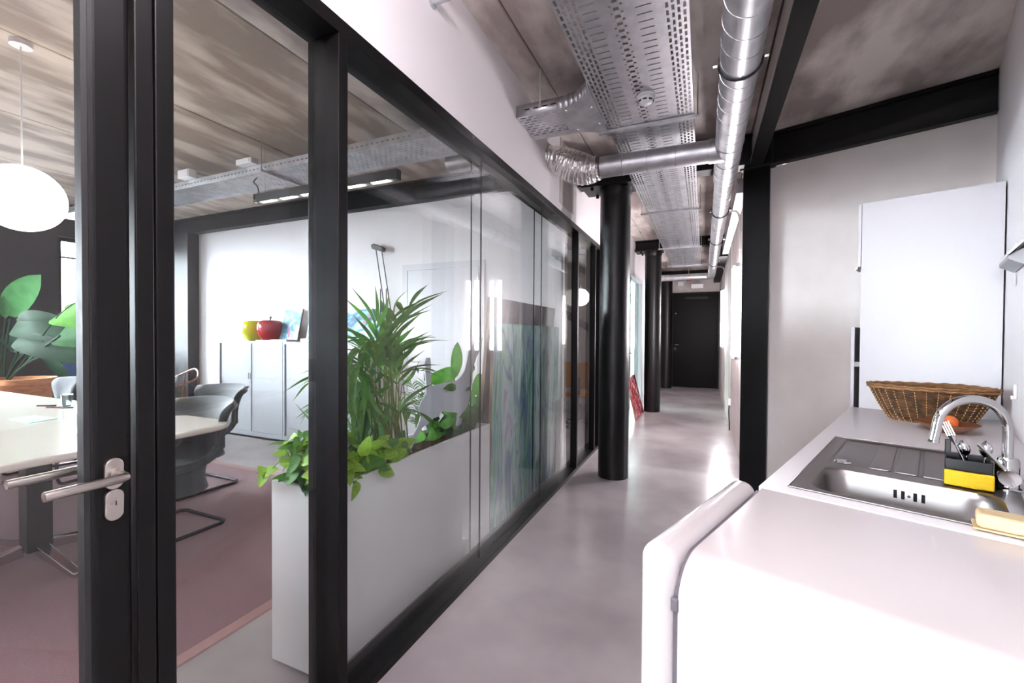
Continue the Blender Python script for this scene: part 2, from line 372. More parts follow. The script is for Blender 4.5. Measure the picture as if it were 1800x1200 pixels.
# round columns
def column(x, y, r, ztop, label):
    t = thing('round_column', label, 'column', (x, y, 0), group='round black columns along the corridor')
    MB().lathe([(0.0, 0), (r, 0), (r, ztop - .14), (r * 1.0, ztop - .12), (r * 1.06, ztop - .10), (r * 1.06, ztop - .05), (0, ztop - .05)], 40, (x, y, 0)).build('shaft', 'black_column', t, smooth=True)
    MB().box(x - .30, x + .17, y - .16, y + .16, ztop - .05, ztop - .028).build('bearing_plate', 'black_steel', t, bev=.004)
    MB().box(x - .27, x + .12, y - .08, y + .08, ztop - .028, ztop).build('bracket', 'black_steel', t)
    for dx in (-.2, .12):
        for dy in (-.12, .12): MB().lathe([(0, -.03), (.016, -.03), (.016, 0), (0, 0)], 6, (x + dx, y + dy, ztop - .05)).build('bolt', 'black_steel', t)
column(-.785, 4.22, .142, 2.80, 'nearest round black column, in front of the flexible foil duct')
column(-.84, 8.17, .142, 2.898, 'middle round black column, beside the leaning red painting')
column(-.885, 12.0, .138, 2.898, 'farthest round black column, beside the black end door')

# ------------------------------------------------------------------ glass partition and its door
HB, HT = 2.372, 2.424
GF, GR = -1.198, -1.262                        # front and rear glass
gp = thing('glass_partition', 'black framed double glass partition between corridor and meeting room', 'partition', (GX, 2.5, 0))
MB().box(-1.285, GX, -3.0, 5.22, HB, HT).build('header', 'black_frame', gp, bev=.002)
MB().box(-1.285, GX, .62, 5.22, 0, .036).build('bottom_rail', 'black_frame', gp, bev=.002)
MB().box(-1.285, GX, -3.0, -.53, 0, .036).build('bottom_rail', 'black_frame', gp, bev=.002)
for (y0, y1) in ((1.122, 1.164), (4.195, 4.235), (4.95, 4.99), (5.18, 5.22), (-1.5, -1.46), (-3.0, -2.96)):
    MB().box(-1.285 if y0 < 4 else -1.205, GX, y0, y1, .036, HB).build('mullion', 'black_frame', gp, bev=.003)
for (y0, y1) in ((.542, .578), (.581, .62)):
    MB().box(-1.285, GX, y0, y1, 0, HB).build('jamb', 'black_frame', gp, bev=.003)
MB().box(-1.285, GX, -.60, -.535, 0, HB).build('jamb', 'black_frame', gp, bev=.003)
J1, J2 = 2.262, 3.30
for (y0, y1) in ((.62, 1.122), (1.164, J1 - .002), (J1 + .002, J2 - .002), (J2 + .002, 4.195), (4.235, 4.95), (4.99, 5.18), (-1.46, -.60), (-2.96, -1.5)):
    for x in (GF, GR):
        MB().box(x - .004, x + .004, y0, y1, .036, HB).build('glass_pane', 'clear_glass', gp)
for y in (J1, J2):
    for x in (GF, GR): MB().box(x - .004, x + .004, y - .0018, y + .0018, .036, HB).build('joint_seal', 'rubber_dark', gp)
d1 = struct(thing('door_1', loc=(-1.2, 0, 0)), 'black framed glass door with steel lever handle')
MB().box(-1.180, -1.144, .464, .537, .008, HB - .006).build('stile', 'black_frame', d1, bev=.012, seg=5)
MB().box(-1.180, -1.144, -.53, -.445, .008, HB - .006).build('stile', 'black_frame', d1, bev=.012, seg=5)
MB().box(-1.178, -1.146, -.445, .464, HB - .10, HB - .006).build('top_rail', 'black_frame', d1, bev=.006)
MB().box(-1.178, -1.146, -.445, .464, .008, .10).build('bottom_rail', 'black_frame', d1, bev=.006)
MB().box(-1.176, -1.150, .456, .466, .10, HB - .10).build('gasket', 'rubber_dark', d1)
MB().box(-1.166, -1.158, -.445, .457, .10, HB - .10).build('glass_pane', 'clear_glass', d1)
def oval(cy, cz, hw, hh, n=10):
    pts = []
    for k in range(2 * n):
        a = PI * k / (n) ; s = 1 if a < PI else -1
        pts.append((cy + hw * math.cos(a), cz + s * (hh - hw) + hw * math.sin(a)))
    return pts
for (xf, sg, zc) in ((-1.144, 1, 1.052), (-1.180, -1, 1.052)):
    e = MB().prism(oval(.500, zc, .0165, .033), 'x', xf, xf + sg * .010).build('escutcheon', 'stainless_brushed', d1, bev=.002)
    c = MB().prism(oval(.500, zc - .066, .0165, .033), 'x', xf, xf + sg * .010).build('lock_escutcheon', 'stainless_brushed', d1, bev=.002)
    x1 = xf + sg * .058
    MB().tube([(xf + sg * .008, .500, zc), (xf + sg * .022, .500, zc)], .0125, 16).build('collar', 'stainless_brushed', e, smooth=True)
    MB().tube([(xf + sg * .01, .500, zc), (x1 - sg * .012, .500, zc), (x1 - sg * .003, .497, zc), (x1, .488, zc), (x1, .375, zc)], .0092, 18).build('lever', 'stainless_brushed', e, smooth=True)
    MB().tube([(xf + sg * .008, .500, zc - .060), (xf + sg * .014, .500, zc - .060)], .0085, 16).build('lock_cylinder', 'stainless_brushed', c, smooth=True)
    MB().box(*sorted((xf + sg * .0135, xf + sg * .0147)), .4992, .5008, zc - .066, zc - .056).build('keyhole', 'dark_slot', c)

# far door in the left corridor wall, black door at the end
t = struct(thing('door_3', loc=(WX, 8.3, 0)))
b = MB()
for a in ((7.45, 7.50, 0, 2.47), (9.05, 9.22, 0, 2.47), (7.50, 9.05, 2.40, 2.47)): b.box(-1.28, WX + .012, *a)
b.build('door_frame', 'white_laminate', t)
MB().box(-1.22, -1.205, 7.50, 9.05, 0.01, 2.40).build('glass_leaf', 'green_glass', t)
MB().tube([(-1.2, 7.62, 1.05), (-1.15, 7.62, 1.05), (-1.15, 7.76, 1.05)], .01, 8).build('handle', 'stainless_brushed', t, smooth=True)
t = struct(thing('door_4', loc=(-.18, 12.45, 0)), 'black double height steel door closing the corridor')
MB().box(-.77, .368, 12.40, 12.448, 0, 2.50).build('door_frame', 'black_frame', t)
MB().box(-.74, .34, 12.375, 12.40, 0.006, 2.46).build('door_leaf', 'black_door', t, bev=.003)
MB().box(-.45, .10, 12.345, 12.375, 2.32, 2.38).build('door_closer', 'black_steel', t)
MB().tube([(-.69, 12.375, 1.12), (-.69, 12.32, 1.12), (-.60, 12.32, 1.12)], .012, 8).build('handle', 'chrome', t, smooth=True)
MB().tube([(-.69, 12.378, 1.02), (-.69, 12.36, 1.02)], .022, 12).build('lock', 'chrome', t, smooth=True)
MB().tube([(-.69, 12.378, 1.95), (-.69, 12.36, 1.95)], .022, 12).build('lock', 'chrome', t, smooth=True)

# ------------------------------------------------------------------ perforated cable trays
def perforate(b, y0, y1, z, strips, org=lambda u, v, z: (u, v, z)):
    """strips across u: (u0, u1, hole length, pitch, phase) - hole length 0 means solid"""
    for (u0, u1, hl, p, ph) in strips:
        if not hl:
            b.quad(org(u0, y0, z), org(u1, y0, z), org(u1, y1, z), org(u0, y1, z)); continue
        y = y0 - ph
        while y < y1:
            a, c = max(y0, y), min(y1, y + p - hl)
            if c > a: b.quad(org(u0, a, z), org(u1, a, z), org(u1, c, z), org(u0, c, z))
            y += p
TX0, TX1, TZ = -.63, -.075, 2.80
def strips_main():
    S = []; u = TX0
    def add(wd, hl=0, p=.05, ph=0):
        nonlocal u
        S.append((u, u + wd, hl, p, ph)); u += wd
    for k in range(4): add(.0115); add(.0125, .033, .05, .025 * (k % 2))
    add(.014); add(.066, .009, .05); add(.052)
    add(.010, .012, .05); add(.006); add(.026, .020, .05, .02); add(.006); add(.010, .012, .05)
    add(.052); add(.066, .009, .05)
    rest = TX1 - u - 4 * .024
    add(rest)
    for k in range(4): add(.0125, .033, .05, .025 * (k % 2)); add(.0115)
    return S
tr = thing('cable_tray', 'long perforated galvanised cable tray under the corridor ceiling', 'cable tray', (-.35, 5, TZ))
b = MB(); perforate(b, -2.7, 9.9, TZ, strips_main()); b.build('base_plate', 'galvanised', tr, solid=.002)
for x in (TX0, TX1):
    b = MB(); perforate(b, -2.7, 9.9, 0, [(TZ, TZ + .022, 0, 0, 0), (TZ + .022, TZ + .031, .024, .05, 0), (TZ + .031, TZ + .06, 0, 0, 0)], lambda u, v, z: (x, v, u)); b.build('side_rail', 'galvanised', tr, solid=.002)
# tray branch with two rounded corners into the wall (continues in the meeting room)
YA, YC = 2.66, 3.02
tb = thing('cable_tray', 'short galvanised tray branch curving from the corridor tray into the white wall', 'cable tray', (-.9, YA, 2.775))
bz = 2.785
b = MB()
xk = -.87
S = []; u = YA
for k in range(9): S.append((u, u + .02, 0, 0, 0)); S.append((u + .02, u + .032, .034, .055, .0275 * (k % 2))); u += .032
u0 = u; S.append((u0, YC, 0, 0, 0))
perforate(b, -1.15, xk, bz, S, lambda u, v, z: (v, u, z))
b.build('base_plate', 'galvanised', tb, solid=.002)
arcL = [(xk + .24 * math.sin(a), YA - .20 * (1 - math.cos(a))) for a in [PI / 2 * i / 10 for i in range(11)]]
arcR = [(xk + .24 * math.sin(a), YC + .20 * (1 - math.cos(a))) for a in [PI / 2 * i / 10 for i in range(11)]]
b = MB()
for i in range(10): b.quad((*arcL[i], bz), (*arcL[i + 1], bz), (*arcR[i + 1], bz), (*arcR[i], bz))
b.build('tee_plate', 'galvanised', tb, solid=.002)
for arc, yy in ((arcL, YA), (arcR, YC)):
    b = MB(); pts = [(-1.15, yy)] + arc
    for i in range(len(pts) - 1): b.quad((*pts[i], bz), (*pts[i + 1], bz), (*pts[i + 1], bz + .075), (*pts[i], bz + .075))
    b.build('side_rail', 'galvanised', tb, smooth=True, solid=.002)
    bb = MB()
    for q in range(4): MB().box(-1.09 + q * .06, -1.055 + q * .06, yy - .003, yy + .003, bz + .034, bz + .041).build('slot', 'dark_slot', tb)
for (x, y) in ((-.66, 2.72), (-.66, 2.95), (-.82, 2.70), (-.82, 2.98)):
    MB().lathe([(0, -.008), (.009, -.006), (.011, 0), (0, 0)], 10, (x, y, bz)).build('bolt', 'galvanised_seam', tb, smooth=True)
rt = thing('cable_tray', 'perforated galvanised cable tray under the meeting room ceiling', 'cable tray', (-3.4, 2.8, 2.78))
b = MB(); S = []; u = YA
for k in range(9): S.append((u, u + .022, 0, 0, 0)); S.append((u + .022, u + .033, .026, .05, .025 * (k % 2))); u += .033
S.append((u, YC, 0, 0, 0))
perforate(b, -7.4, -1.30, bz, S, lambda u, v, z: (v, u, z)); b.build('base_plate', 'galvanised', rt, solid=.002)
for yy in (YA, YC):
    b = MB(); perforate(b, -7.4, -1.30, 0, [(bz, bz + .03, 0, 0, 0), (bz + .03, bz + .04, .024, .05, 0), (bz + .04, bz + .07, 0, 0, 0)], lambda u, v, z: (v, yy, u)); b.build('side_rail', 'galvanised', rt, solid=.002)
# trapeze hangers
def trapeze(p0, p1, z, label):
    t = thing('tray_hanger', label, 'hanger', ((p0[0] + p1[0]) / 2, (p0[1] + p1[1]) / 2, z), group='hangers carrying the cable trays')
    dx = Vector((p1[0] - p0[0], p1[1] - p0[1])).normalized() * .012; nx = Vector((-dx.y, dx.x))
    MB().prism([(p0[0] - nx.x, p0[1] - nx.y), (p1[0] - nx.x, p1[1] - nx.y), (p1[0] + nx.x, p1[1] + nx.y), (p0[0] + nx.x, p0[1] + nx.y)], 'z', z - .024, z - .004).build('cross_bar', 'galvanised', t)
    for p, s in ((p0, 1), (p1, -1)):
        q = (p[0] + s * dx.x, p[1] + s * dx.y)
        MB().tube([(*q, z - .03), (*q, CZ)], .0045, 8).build('threaded_rod', 'galvanised_seam', t, smooth=True)
for y, lb in ((3.10, 'bare steel hanger bar under the tray, next after the smoke detector'), (5.36, 'steel hanger bar under the tray, just past the nearest column'), (7.6, 'steel hanger bar under the tray, level with the middle column'), (9.6, 'steel hanger bar at the far end of the tray')):
    trapeze((-.70, y), (-.04, y - .0), TZ, lb)
trapeze((-3.55, 2.6), (-3.55, 3.08), bz, 'steel hanger bar under the meeting room tray, above the black lamp')
MB().tube([(-.98, YA - .01, bz + .03), (-.98, YA - .01, CZ)], .005, 8).build('threaded_rod', 'conduit', tb, smooth=True)
# junction boxes on the room tray
for x, s, lb in ((-4.62, .09, 'small white junction box on the meeting room tray, left one'), (-3.75, .10, 'flat white junction box on the meeting room tray, beside the hanger')):
    o = thing('junction_box', lb, 'box', (x, YA - .06, 2.86)); 
    MB().box(x - s, x + s, YA - .075, YA - .004, 2.852, 2.93 if s < .1 else 2.90).build('housing', 'plastic_white', o, bev=.005)
    MB().box(x - s * .8, x + s * .8, YA - .080, YA - .075, 2.862, 2.92 if s < .1 else 2.89).build('cover', 'plastic_white', o)
# smoke detector under the corridor tray
t = thing('smoke_detector', 'round white smoke detector under the corridor cable tray', 'detector', (-.335, 2.74, TZ))
P = (-.335, 2.74, TZ - .002)
MB().lathe([(0, 0), (.052, 0), (.054, -.008), (.052, -.018)], 32, P).build('base', 'plastic_white', t, smooth=True)
MB().lathe([(.050, -.018), (.050, -.030), (.040, -.045), (.026, -.055), (0, -.058)], 32, P).build('head', 'plastic_white', t, smooth=True)
for k in range(8):
    a = 2 * PI * k / 8; c, s_ = math.cos(a), math.sin(a)
    MB().add([(P[0] + r * math.cos(a + d), P[1] + r * math.sin(a + d), P[2] + z) for (r, z) in ((.0475, -.036), (.0425, -.0435)) for d in (-.25, .25)], [(0, 1, 3, 2)]).build('vent_slot', 'dark_slot', t, solid=.002)

# ------------------------------------------------------------------ ventilation ducts
DX, DZ = .145, 2.66
dm = thing('spiral_duct', 'big round spiral seam ventilation duct along the corridor ceiling', 'duct', (DX, 3, DZ))
def ycyl(b, x, z, y0, y1, r, n=40): return b.tube([(x, y0, z), (x, y1, z)], r, n)
def helix(b, y0, y1, r, pitch, x, z, rr=.0022, n=28):
    N = int((y1 - y0) / pitch * n); pts = [(x + r * math.cos(2 * PI * i / n), y0 + pitch * i / n, z + r * math.sin(2 * PI * i / n)) for i in range(N + 1)]
    return b.tube(pts, rr, 4, cap=False)
for (y0, y1, r) in ((-0.25, 2.34, .090), (2.34, 4.02, .087), (4.02, 10.4, .075)):
    sg = ycyl(MB(), DX, DZ + (.09 - r), y0, y1, r).build('duct_section', 'galvanised', dm, smooth=True)
    helix(MB(), y0, y1, r, .137 if r > .08 else .12, DX, DZ + (.09 - r)).build('spiral_seam', 'galvanised_seam', sg, smooth=True)
for y in (2.34, 5.1, 6.6, 8.6):
    r = .094 if y < 4 else .079; zc = DZ + (0 if y < 4 else .015)
    c = MB().tube([(DX + r * math.cos(a), y, zc + r * math.sin(a)) for a in [2 * PI * k / 32 for k in range(32)]], .006, 6, closed=True).build('clamp', 'rubber_dark', dm, smooth=True)
    for s in (-1, 1): MB().box(DX + s * (r + .012) - .012, DX + s * (r + .012) + .012, y - .01, y + .01, zc - .006, zc + .02).build('clamp_lug', 'galvanised_seam', c)
    MB().tube([(DX, y, zc + r), (DX, y, CZ)], .005, 8).build('threaded_rod', 'galvanised_seam', c, smooth=True)
# tee and branch to the flexible duct
BY, BZ, BR = 3.42, 2.665, .083
MB().tube([(DX, BY, BZ), (.02, BY, BZ)], .085, 28).build('tee', 'galvanised', dm, smooth=True)
MB().tube([(DX + .088 * math.cos(a), 3.27, DZ + .003 + .088 * math.sin(a)) for a in [2 * PI * k / 32 for k in range(32)]], .003, 5, closed=True).build('joint_ring', 'galvanised_seam', dm, smooth=True)
MB().tube([(DX + .088 * math.cos(a), 3.57, DZ + .003 + .088 * math.sin(a)) for a in [2 * PI * k / 32 for k in range(32)]], .003, 5, closed=True).build('joint_ring', 'galvanised_seam', dm, smooth=True)
br = thing('branch_duct', 'round steel branch duct crossing under the cable tray', 'duct', (-.4, BY, BZ))
MB().tube([(.04, BY, BZ), (-.79, BY, BZ)], BR - .004, 32).build('duct_section', 'galvanised', br, smooth=True)
for x in (-.20, -.40, -.58): MB().tube([(x, BY + (BR - .003) * math.cos(a), BZ + (BR - .003) * math.sin(a)) for a in [2 * PI * k / 32 for k in range(32)]], .0016, 5, closed=True).build('seam_ring', 'galvanised_seam', br, smooth=True)
for x in (-.755, -.775): MB().tube([(x, BY + (BR + .001) * math.cos(a), BZ + (BR + .001) * math.sin(a)) for a in [2 * PI * k / 32 for k in range(32)]], .004, 5, closed=True).build('band', 'rubber_dark', br, smooth=True)
# crinkled foil duct bending into the wall
fx = thing('foil_duct', 'crinkled silver foil flexible duct bending into the white wall', 'duct', (-.95, BY, 2.68))
path = [(-.76, BY, BZ), (-.82, BY, BZ - .004), (-.89, BY - .005, BZ + .006), (-.96, BY - .02, BZ + .03), (-1.03, BY - .04, BZ + .065), (-1.09, BY - .055, BZ + .095), (-1.165, BY - .065, BZ + .115)]
def bez(pts, n):
    out = []
    for i in range(n + 1):
        t_ = i / n * (len(pts) - 1); k = min(int(t_), len(pts) - 2); f = t_ - k
        p0 = Vector(pts[max(k - 1, 0)]); p1 = Vector(pts[k]); p2 = Vector(pts[k + 1]); p3 = Vector(pts[min(k + 2, len(pts) - 1)])
        out.append(0.5 * ((2 * p1) + (p2 - p0) * f + (2 * p0 - 5 * p1 + 4 * p2 - p3) * f * f + (3 * p1 - p0 - 3 * p2 + p3) * f ** 3))
    return out
b = MB(); N = 90; pp = bez(path, N)
b.tube(pp, [.080 + .0035 * math.sin(i * 1.2 + 1.5 * math.sin(i * .37)) + .034 * math.sin(PI * min(1, i / N * 1.1) ** .9) + (.018 * i / N) for i in range(N + 1)], 48, cap=False)
rnd = random.Random(3)
b.v = [v + Vector((rnd.uniform(-1, 1), rnd.uniform(-1, 1), rnd.uniform(-1, 1))) * .0022 for v in b.v]
b.build('foil_hose', 'foil', fx, smooth=True, angle=60)
# far cross duct at the end of the tray
fd = thing('cross_duct', 'round steel duct crossing the far end of the corridor below the ceiling', 'duct', (-.4, 10.5, 2.68))
MB().tube([(DX, 10.30, 2.675), (DX - .01, 10.46, 2.675), (DX - .10, 10.55, 2.675), (-1.15, 10.56, 2.675)], .074, 24).build('duct_section', 'galvanised', fd, smooth=True)
# second thinner duct in the meeting room, crossing below the black beam
t = thing('spiral_duct', 'short round steel duct at the corner of the meeting room ceiling', 'duct', (-1.5, 3.3, 2.8))
MB().tube([(-1.29, 3.36, 2.86), (-2.1, 3.36, 2.88)], .08, 28).build('duct_section', 'galvanised', t, smooth=True)
# white trunking along the right wall top, dark edge beam beyond the post
t = thing('cable_trunking', 'pale steel trunking along the top of the right corridor wall', 'trunking', (.33, 7, 2.72))
MB().box(.27, .366, 4.70, 8.1, 2.72, 2.86).build('body', 'white_laminate', t, bev=.004)
MB().box(.268, .272, 4.70, 8.1, 2.775, 2.805).build('lid_groove', 'plastic_grey', t)
t = thing('edge_beam', 'dark steel edge beam on the right corridor wall beyond the trunking', 'beam', (.33, 10, 2.72))
MB().box(.25, .366, 8.3, 12.3, 2.74, 2.98).build('web', 'black_steel', t); MB().box(.22, .366, 8.3, 12.3, 2.72, 2.74).build('flange', 'black_steel', t)

# ------------------------------------------------------------------ wall lamps with vertical tubes, conduits
def tube_lamp(y, z0, z1, label, x=.366, fr='W'):
    def MB_(): return MB(fr)
    t = thing('tube_lamp', label, 'lamp', (x, y, z0), frame=fr, group='vertical tube lamps on the right corridor wall')
    MB_().box(x - .022, x, y - .03, y + .03, z0 - .03, z1 + .03).build('backplate', 'plastic_white', t, bev=.004)
    MB_().tube([(x - .05, y, z0), (x - .05, y, z1)], .019, 14).build('tube', 'tube_glow', t, smooth=True)
    for z in (z0 - .02, z1 + .02): MB_().tube([(x - .05, y, z - .02), (x - .05, y, z + .02)], .021, 14).build('end_cap', 'plastic_grey', t, smooth=True); 
    for z in (z0 - .015, z1 + .015): MB_().box(x - .05, x - .02, y - .012, y + .012, z - .012, z + .012).build('socket', 'plastic_white', t)
    return t
tube_lamp(5.02, 1.15, 2.06, 'vertical fluorescent tube right beside the black post, nearer of the pair')
tube_lamp(5.72, 1.13, 2.14, 'vertical fluorescent tube beside the black post, farther of the pair')
tube_lamp(9.3, 1.16, 2.22, 'vertical fluorescent tube near the black end door')
for bx_, bz_, yo, lb in ((-.35, 2.745, .72, 'fluorescent batten lamp under the corridor tray just above the viewer'), (-.92, 2.60, -.15, 'thin hanging batten lamp between tray and white wall behind the viewer')):  # unseen battens added to brighten worktop, floor and ceiling
    t = thing('batten_lamp', lb, 'lamp', (bx_, yo - .45, bz_), group='batten lamps behind the viewer')
    hw_ = .04 if bx_ > -.5 else .016
    MB().box(bx_ - hw_, bx_ + hw_, yo - 1.0, yo + .1, bz_, bz_ + .05).build('housing', 'plastic_white', t, bev=.004)
    MB().tube([(bx_, yo - .96, bz_ - .03), (bx_, yo + .06, bz_ - .03)], .019, 14).build('tube', 'tube_glow', t, smooth=True)
    for y in (yo - .98, yo + .08): MB().box(bx_ - .016, bx_ + .016, y - .02, y + .02, bz_ - .055, bz_).build('socket', 'plastic_white', t)
    if bx_ < -.5:
        for y in (yo - .8, yo - .1): MB().tube([(bx_, y, bz_ + .05), (bx_, y, CZ)], .003, 6).build('wire', 'galvanised_seam', t)
def conduit(pts, label, m='conduit', r=.01):
    t = thing('conduit', label, 'pipe', pts[-1]); MB().tube(bez(pts, 40), r, 10).build('pipe', m, t, smooth=True)
    for k in (.72, .9):
        i = int(k * (len(pts) - 1)); p = pts[i]
        MB().box(p[0] - r - .004, p[0] + r + .006, p[1] - .012, p[1] + .012, p[2] - .008, p[2] + .008).build('clip', 'plastic_grey', t)
conduit([(.21, 5.30, 2.70), (.27, 5.33, 2.715), (.325, 5.36, 2.70), (.35, 5.37, 2.62), (.352, 5.37, 2.5), (.352, 5.37, 2.3), (.352, 5.37, 2.2)], 'curved grey conduit dropping to the tube lamp pair')
conduit([(.21, 9.28, 2.68), (.27, 9.29, 2.69), (.325, 9.3, 2.67), (.35, 9.3, 2.6), (.352, 9.3, 2.45), (.352, 9.3, 2.3), (.352, 9.3, 2.26)], 'curved grey conduit dropping to the far tube lamp')
t = thing('wall_socket', 'small white socket low on the right corridor wall with a dark cable', 'socket', (.366, 7.0, .4))
MB().box(.335, .368, 6.95, 7.05, .36, .45).build('housing', 'plastic_white', t, bev=.006)
MB().tube(bez([(.35, 7.0, .36), (.345, 6.98, .25), (.35, 6.93, .12), (.352, 6.92, .01)], 16), .008, 8).build('cable', 'rubber_dark', t, smooth=True)
t = thing('conduit', 'straight grey pipe running up the right wall from the low socket', 'pipe', (.36, 7.02, .45))
MB().tube([(.36, 7.02, .45), (.36, 7.02, 2.7)], .010, 8).build('pipe', 'conduit', t, smooth=True)
# emergency lights and alarm above the end door
t = thing('emergency_light', 'white hanging emergency light box above the black end door', 'lamp', (-.17, 11.9, 2.57))
MB().box(-.30, -.02, 11.88, 11.93, 2.55, 2.66).build('housing', 'plastic_white', t, bev=.006); MB().tube([(-.16, 11.905, 2.66), (-.16, 11.905, 2.83)], .008, 8).build('stem', 'conduit', t)
t = thing('emergency_light', 'small white box above the black end door, beside the far column', 'lamp', (-.58, 12.0, 2.66))
MB().box(-.65, -.50, 12.38, 12.448, 2.68, 2.80).build('housing', 'plastic_white', t, bev=.006); MB().box(-.63, -.52, 12.375, 12.38, 2.70, 2.78).build('cover', 'plastic_white', t)
t = thing('alarm_sounder', 'red fire alarm sounder above the black end door', 'alarm', (-.34, 12.0, 2.72))
MB().lathe([(0, -.06), (.045, -.06), (.058, 0), (.058, .02), (0, .02)], 20, (-.36, 11.9, 2.80)).build('sounder', 'alarm_red', t, smooth=True); MB().tube([(-.36, 11.9, 2.82), (-.36, 11.9, CZ)], .006, 8).build('stem', 'conduit', t)
MB().tube([(-1.1, 11.9, 2.84), (.2, 11.9, 2.84)], .009, 8).build('rail', 'conduit', t, smooth=True)

# ------------------------------------------------------------------ kitchen: fridge, counter, cabinets
fr = thing('fridge', 'white rounded enamel fridge in the foreground beside the sink', 'fridge', (-.04, 1.15, 0), frame='K')
pf = [(1.454, .03), (1.454, .8975), (.945, .8975)] + [(.945 - .09 * math.sin(a), .8075 + .09 * math.cos(a)) for a in [PI / 2 * k / 12 for k in range(1, 13)]] + [(.855, .06), (.865, .03)]
MB('K').prism(pf, 'x', -.360, .265).build('body', 'white_enamel', fr, bev=.004, seg=2, smooth=True, angle=25)
MB('K').box(-.354, .260, .8535, .8555, .06, .796).build('side_panel', 'white_enamel', fr)
dr = MB('K').box(-.446, -.369, .848, 1.456, .08, .914).build('door', 'white_enamel', fr, bev=.037, seg=8, smooth=True)
pg_ = [(1.446, .10), (1.446, .889), (.955, .889)] + [(.955 - .09 * math.sin(a), .799 + .09 * math.cos(a)) for a in [PI / 2 * k / 12 for k in range(1, 13)]] + [(.865, .10)]
MB('K').prism(pg_, 'x', -.372, -.358).build('gasket', 'gasket_grey', fr)
MB('K').box(-.373, -.357, .8515, .862, .795, .822).build('hinge', 'gasket_grey', dr, bev=.003)
MB('K').box(-.478, -.448, 1.36, 1.39, .45, .80).build('handle', 'chrome', dr, bev=.008)
for (x, y) in ((-.33, .93), (.22, .93), (-.33, 1.40), (.22, 1.40)): MB('K').lathe([(0, 0), (.022, 0), (.018, .04), (0, .04)], 12, (x, y, 0)).build('foot', 'rubber_dark', fr)
# worktop with the sink cut-out
CT = .900
ct = thing('worktop', 'white laminate worktop around the steel sink', 'worktop', (-.04, 2.5, CT - .038), frame='K')
SW0, SW1, SV0, SV1 = -.303, .188, 1.512, 2.42
b = MB('K')
for (x0, x1, y0, y1) in ((-.368, SW0 + .01, 1.456, 3.545), (SW1 - .01, KW - .002, 1.456, 3.545), (SW0 + .01, SW1 - .01, 1.456, SV0 + .01), (SW0 + .01, SW1 - .01, SV1 - .01, 3.545)): b.box(x0, x1, y0, y1, CT - .038, CT)
b.build('slab', 'counter_laminate', ct)
def base_cab(v0, v1, label):
    t = thing('base_cabinet', label, 'cabinet', (-.04, (v0 + v1) / 2, 0), frame='K', group='white base cabinets under the worktop')
    b = MB('K')
    for a in ((-.33, KW - .004, v0, v0 + .018, .1, .86), (-.33, KW - .004, v1 - .018, v1, .1, .86), (-.33, KW - .004, v0 + .018, v1 - .018, .1, .118), (.26, KW - .004, v0 + .018, v1 - .018, .118, .86)): b.box(*a)
    b.build('carcass', 'white_laminate', t)
    d = MB('K').box(-.352, -.333, v0 + .002, v1 - .002, .105, .855).build('door', 'white_laminate', t, bev=.002)
    MB('K').box(-.375, -.352, v0 + .2, v0 + .35, .80, .812).build('handle', 'stainless_brushed', d, bev=.003)
    MB('K').box(-.29, -.275, v0, v1, 0, .1).build('plinth', 'white_laminate', t)
base_cab(1.465, 2.10, 'white base cabinet under the sink bowl'); base_cab(2.105, 2.80, 'white base cabinet under the drainer'); base_cab(2.805, 3.54, 'white base cabinet under the wicker basket')
# tall cabinet
tc = thing('tall_cabinet', 'white tall cabinet standing at the end of the worktop', 'cabinet', (-.03, 3.85, 0), frame='K')
MB('K').box(-.33, KW - .008, 3.55, 3.568, 0, 2.198).build('side_panel', 'white_laminate', tc)
MB('K').box(-.33, KW - .008, 4.175, 4.193, 0, 2.198).build('side_panel', 'white_laminate', tc)
MB('K').box(-.33, KW - .008, 3.568, 4.175, 2.18, 2.198).build('top_panel', 'white_laminate', tc)
MB('K').box(.26, KW - .008, 3.568, 4.175, 0, 2.18).build('back_panel', 'white_laminate', tc)
MB('K').box(-.33, .26, 3.568, 4.175, 1.42, 1.438).build('shelf', 'white_laminate', tc)
up = MB('K').box(-.349, -.332, 3.553, 4.19, 1.80, 2.197).build('door', 'white_laminate', tc, bev=.002)
MB('K').box(-.362, -.349, 3.57, 3.72, 1.785, 1.80).build('handle', 'stainless_brushed', up, bev=.002)
lo = MB('K').box(-.375, -.357, 3.553, 4.19, .10, 1.415).build('door', 'white_laminate', tc, bev=.002)
MB('K').box(-.357, -.332, 3.56, 3.59, 1.16, 1.19).build('hinge', 'plastic_grey', lo)
MB('K').box(-.382, -.375, 4.02, 4.08, 1.38, 1.39).build('knob', 'stainless_brushed', lo)
# wall fitting at the right edge
t = thing('wall_bracket', 'small white wedge-shaped bracket on the wall beside the tall cabinet', 'bracket', (KW, 3.0, 1.7), frame='K')
MB('K').prism([(KW - .001, 1.60), (KW - .001, 1.80), (KW - .006, 1.80), (KW - .006, 1.60)], 'y', 3.14, 3.17).build('mount', 'plastic_white', t)
MB('K').prism([(KW - .006, 1.735), (KW - .055, 1.705), (KW - .055, 1.690), (KW - .006, 1.660)], 'y', 2.82, 3.16).build('wedge', 'plastic_grey', t, bev=.003)
MB('K').prism([(KW - .006, 1.775), (KW - .060, 1.712), (KW - .055, 1.705), (KW - .006, 1.762)], 'y', 2.80, 3.16).build('cover', 'plastic_white', t)
t = thing('wall_hook', 'tiny white hook on the kitchen wall behind the tap', 'hook', (KW, 3.3, 1.12), frame='K')
MB('K').box(KW - .012, KW - .001, 3.02, 3.045, 1.07, 1.14).build('hook_body', 'plastic_white', t, bev=.003)
MB('K').box(KW - .02, KW - .012, 3.025, 3.04, 1.07, 1.085).build('hook_tip', 'plastic_white', t)

